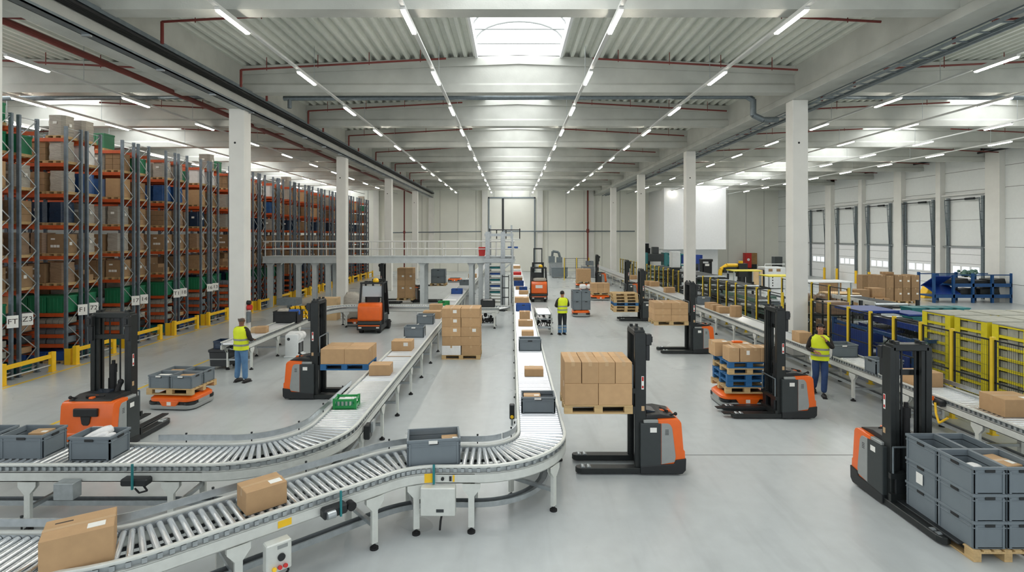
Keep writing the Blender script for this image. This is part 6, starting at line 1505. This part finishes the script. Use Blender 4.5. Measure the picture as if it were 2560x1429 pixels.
def person(label, loc, rz, arms, legs, vest=True, shirt='shirt_dark', pants='jeans', hair='hair', skin='skin', bald=False, bands=False, sc=1.0, head_turn=0.0, lean=0.0, chin=0.0):
    """faces -y; arms: {side: (elbow, wrist)}, legs: {side: (knee, ankle)}"""
    p = thing('person', label, 'person', loc, rz, None); p.scale = (sc, sc, sc)
    J = {'pel': (0, 0, .95), 'wai': (0, 0, 1.08), 'che': (0, lean*.5, 1.28), 'clav': (0, lean, 1.44), 'nek': (0, lean-.01, 1.50), 'hd0': (0, lean-.015-chin, 1.575), 'hd1': (0, lean-.02-chin, 1.65), 'hd2': (0, lean-.01-chin, 1.715)}
    Rd = {'pel': (.15, .11), 'wai': (.13, .095), 'che': (.15, .10), 'clav': (.09, .07), 'nek': (.055, .055), 'hd0': (.062, .075), 'hd1': (.076, .093), 'hd2': (.058, .072)}
    E = [('pel', 'wai'), ('wai', 'che'), ('che', 'clav'), ('clav', 'nek'), ('nek', 'hd0'), ('hd0', 'hd1'), ('hd1', 'hd2')]
    for s in (-1, 1):
        el, wr = arms[s]; kn, an = legs[s]
        k = str(s); sh = (s*.185, lean, 1.415)
        J.update({'sh'+k: sh, 'el'+k: el, 'wr'+k: wr, 'hp'+k: (s*.095, 0, .90), 'kn'+k: kn, 'an'+k: an})
        Rd.update({'sh'+k: .052, 'el'+k: .040, 'wr'+k: .027, 'hp'+k: .085, 'kn'+k: .055, 'an'+k: .038})
        E += [('clav', 'sh'+k), ('sh'+k, 'el'+k), ('el'+k, 'wr'+k), ('pel', 'hp'+k), ('hp'+k, 'kn'+k), ('kn'+k, 'an'+k)]
    put('body', skin_mesh('body', J, E, Rd, 'pel', skin), p)
    # trousers
    keys = ['pel']+[a+str(s) for s in (-1, 1) for a in ('hp', 'kn', 'an')]
    Jt = {k: J[k] for k in keys}; Jt['top'] = (0, 0, 1.03)
    Rt = {'pel': (.172, .125), 'top': (.16, .115)}
    for s in ('-1', '1'): Rt.update({'hp'+s: .112, 'kn'+s: .078, 'an'+s: .070})
    Et = [('top', 'pel')]+[('pel', 'hp'+s) for s in ('-1', '1')]+[('hp'+s, 'kn'+s) for s in ('-1', '1')]+[('kn'+s, 'an'+s) for s in ('-1', '1')]
    tr = put('trousers', skin_mesh('trousers', Jt, Et, Rt, 'pel', pants), p)
    if bands:
        for s in (-1, 1):
            kn, an = Vector(legs[s][0]), Vector(legs[s][1]); m = MB()
            for f0, f1 in ((.30, .42), (.58, .70)): m.cyl(kn.lerp(an, f0), kn.lerp(an, f1), .084, 14)
            obj('reflective_band', m, 'reflect', tr, smooth=True)
            obj('blue_cuff', MB().cyl(kn.lerp(an, .25), kn.lerp(an, 1.0), .080, 14), 'jeans', tr, smooth=True)
    # shirt
    keys = ['wai', 'che', 'clav']+[a+str(s) for s in (-1, 1) for a in ('sh', 'el', 'wr')]
    Js = {k: J[k] for k in keys}; Js['hem'] = (0, 0, .86)
    Rs = {'wai': (.155, .115), 'che': (.165, .118), 'clav': (.10, .085), 'hem': (.178, .135)}
    Es = [('hem', 'wai'), ('wai', 'che'), ('che', 'clav')]
    for s in ('-1', '1'):
        Rs.update({'sh'+s: .072, 'el'+s: .056, 'wr'+s: .042}); Es += [('clav', 'sh'+s), ('sh'+s, 'el'+s), ('el'+s, 'wr'+s)]
        Js['wr'+s] = tuple(Vector(J['el'+s]).lerp(Vector(J['wr'+s]), .88))
    put('shirt', skin_mesh('shirt', Js, Es, Rs, 'che', shirt), p)
    if vest:
        lv = [(.88, .205, .158, 0), (.95, .20, .155, 0), (1.10, .196, .150, lean*.3), (1.25, .205, .152, lean*.5), (1.36, .222, .148, lean*.8), (1.44, .205, .125, lean), (1.485, .135, .10, lean), (1.50, .085, .08, lean)]
        v = obj('safety_vest', loft(lv), 'vest', p, smooth=True)
        m = MB()
        for z0, z1, a, b in ((.985, 1.035, .205, .160), (1.13, 1.18, .203, .157)):
            q = loft([(z0, a, b, lean*.3), (z1, a, b, lean*.35)]); n0 = len(m.v); m.v += q.v; m.f += [tuple(i+n0 for i in f_) for f_ in q.f]
        obj('reflective_stripe', m, 'reflect', v, smooth=True)
    for s in (-1, 1):
        an = legs[s][1]; kn = legs[s][0]
        m = MB().ball((an[0], an[1]-.055, an[2]-.045), (.052, .145, .052), 14, 8).box(an[0]-.048, an[0]+.048, an[1]-.19, an[1]+.075, an[2]-.09, an[2]-.068)
        obj('shoe', m, 'shoe', p, smooth=True)
        el, wr = Vector(arms[s][0]), Vector(arms[s][1]); dd = (wr-el).normalized()
        obj('hand', hand(wr-dd*.01, dd, (0, -.3, 1) if abs(dd.z) < .8 else (0, -1, 0), -s), skin, p, smooth=True)
    hy = lean-.02-chin
    kw = dict(loc=(0, hy, 1.655), rz=head_turn)
    obj('nose', MB().prism([(-.105, -.028), (-.125, -.022), (-.098, .018)], 'x', -.013, .013), skin, p, bevel=.005, smooth=True, **kw)
    for s in (-1, 1):
        obj('ear', MB().ball((s*.082, .005, -.01), (.012, .022, .034), 8, 6), skin, p, smooth=True, **kw)
        ey = obj('eye', MB().ball((s*.033, -.088, .012), (.014, .010, .009), 8, 6), 'paper', p, smooth=True, **kw)
        obj('pupil', MB().ball((s*.033, -.097, .012), (.006, .004, .006), 6, 5), 'ink', ey, smooth=True)
        obj('eyebrow', MB().box(s*.033-.02, s*.033+.02, -.099, -.09, .030, .037), hair, p, **kw)
    obj('mouth', MB().box(-.024, .024, -.096, -.088, -.058, -.048), 'skin_dark', p, bevel=.003, **kw)
    m = MB().ball((0, .012, .035), (.088, .100, .085), 18, 12)
    if bald: keep = lambda v: v[2] < .075 and v[1] > .02 and v[2] > -.05
    else: keep = lambda v: (v[2] > .045 and v[1] > -.085) or (v[1] > .01 and v[2] > -.055)
    ok = [i for i, v in enumerate(m.v) if keep(v)]; mp = {i: j for j, i in enumerate(ok)}
    h2 = MB(); h2.v = [m.v[i] for i in ok]; h2.f = [tuple(mp[i] for i in f_) for f_ in m.f if all(i in mp for i in f_)]
    obj('hair', h2, hair, p, smooth=True, **kw)
    return p
# worker at the packing station, seen from behind
x, y = gp(603, 955)
person('bald worker in a yellow vest and blue jeans, seen from behind at the packing station', (x, y, 0), pi-0.35,
       {1: ((.27, -.06, 1.14), (.16, -.30, 1.12)), -1: ((-.27, -.06, 1.14), (-.10, -.30, 1.10))},
       {1: ((.115, -.01, .49), (.13, .02, .09)), -1: ((-.115, -.01, .49), (-.14, .0, .09))}, pants='jeans', hair='hair_grey', skin='skin_dark', bald=True, sc=1.02, head_turn=0.3)
# worker in the aisle
x, y = gp(1406, 836)
person('dark haired worker in a yellow vest with reflective shin bands, in the middle aisle', (x, y, 0), pi+0.25,
       {1: ((.28, -.03, 1.15), (.08, -.24, 1.10)), -1: ((-.28, -.03, 1.15), (-.08, -.25, 1.14))},
       {1: ((.105, -.01, .49), (.11, .02, .09)), -1: ((-.105, -.02, .49), (-.10, -.01, .09))}, pants='trousers', bands=True, sc=1.0, head_turn=-0.5)
# worker walking along the fence conveyor
x, y = gp(2050, 988)
person('dark haired worker in a yellow vest walking beside the fence conveyor, hand at his chin', (x, y, 0), -0.35,
       {1: ((.26, -.10, 1.18), (.07, -.23, 1.42)), -1: ((-.27, .03, 1.13), (-.12, -.20, 1.10))},
       {1: ((.085, -.08, .50), (.06, -.12, .09)), -1: ((-.09, .0, .50), (-.10, .26, .12))}, pants='jeans_dark', sc=1.02, head_turn=-0.1, lean=-0.04, chin=0.02)
bag('white and blue plastic bag hanging behind the walking worker', x+0.35, y+0.3, 0.86, 0.22, 0.2, 0.34, 0.3)
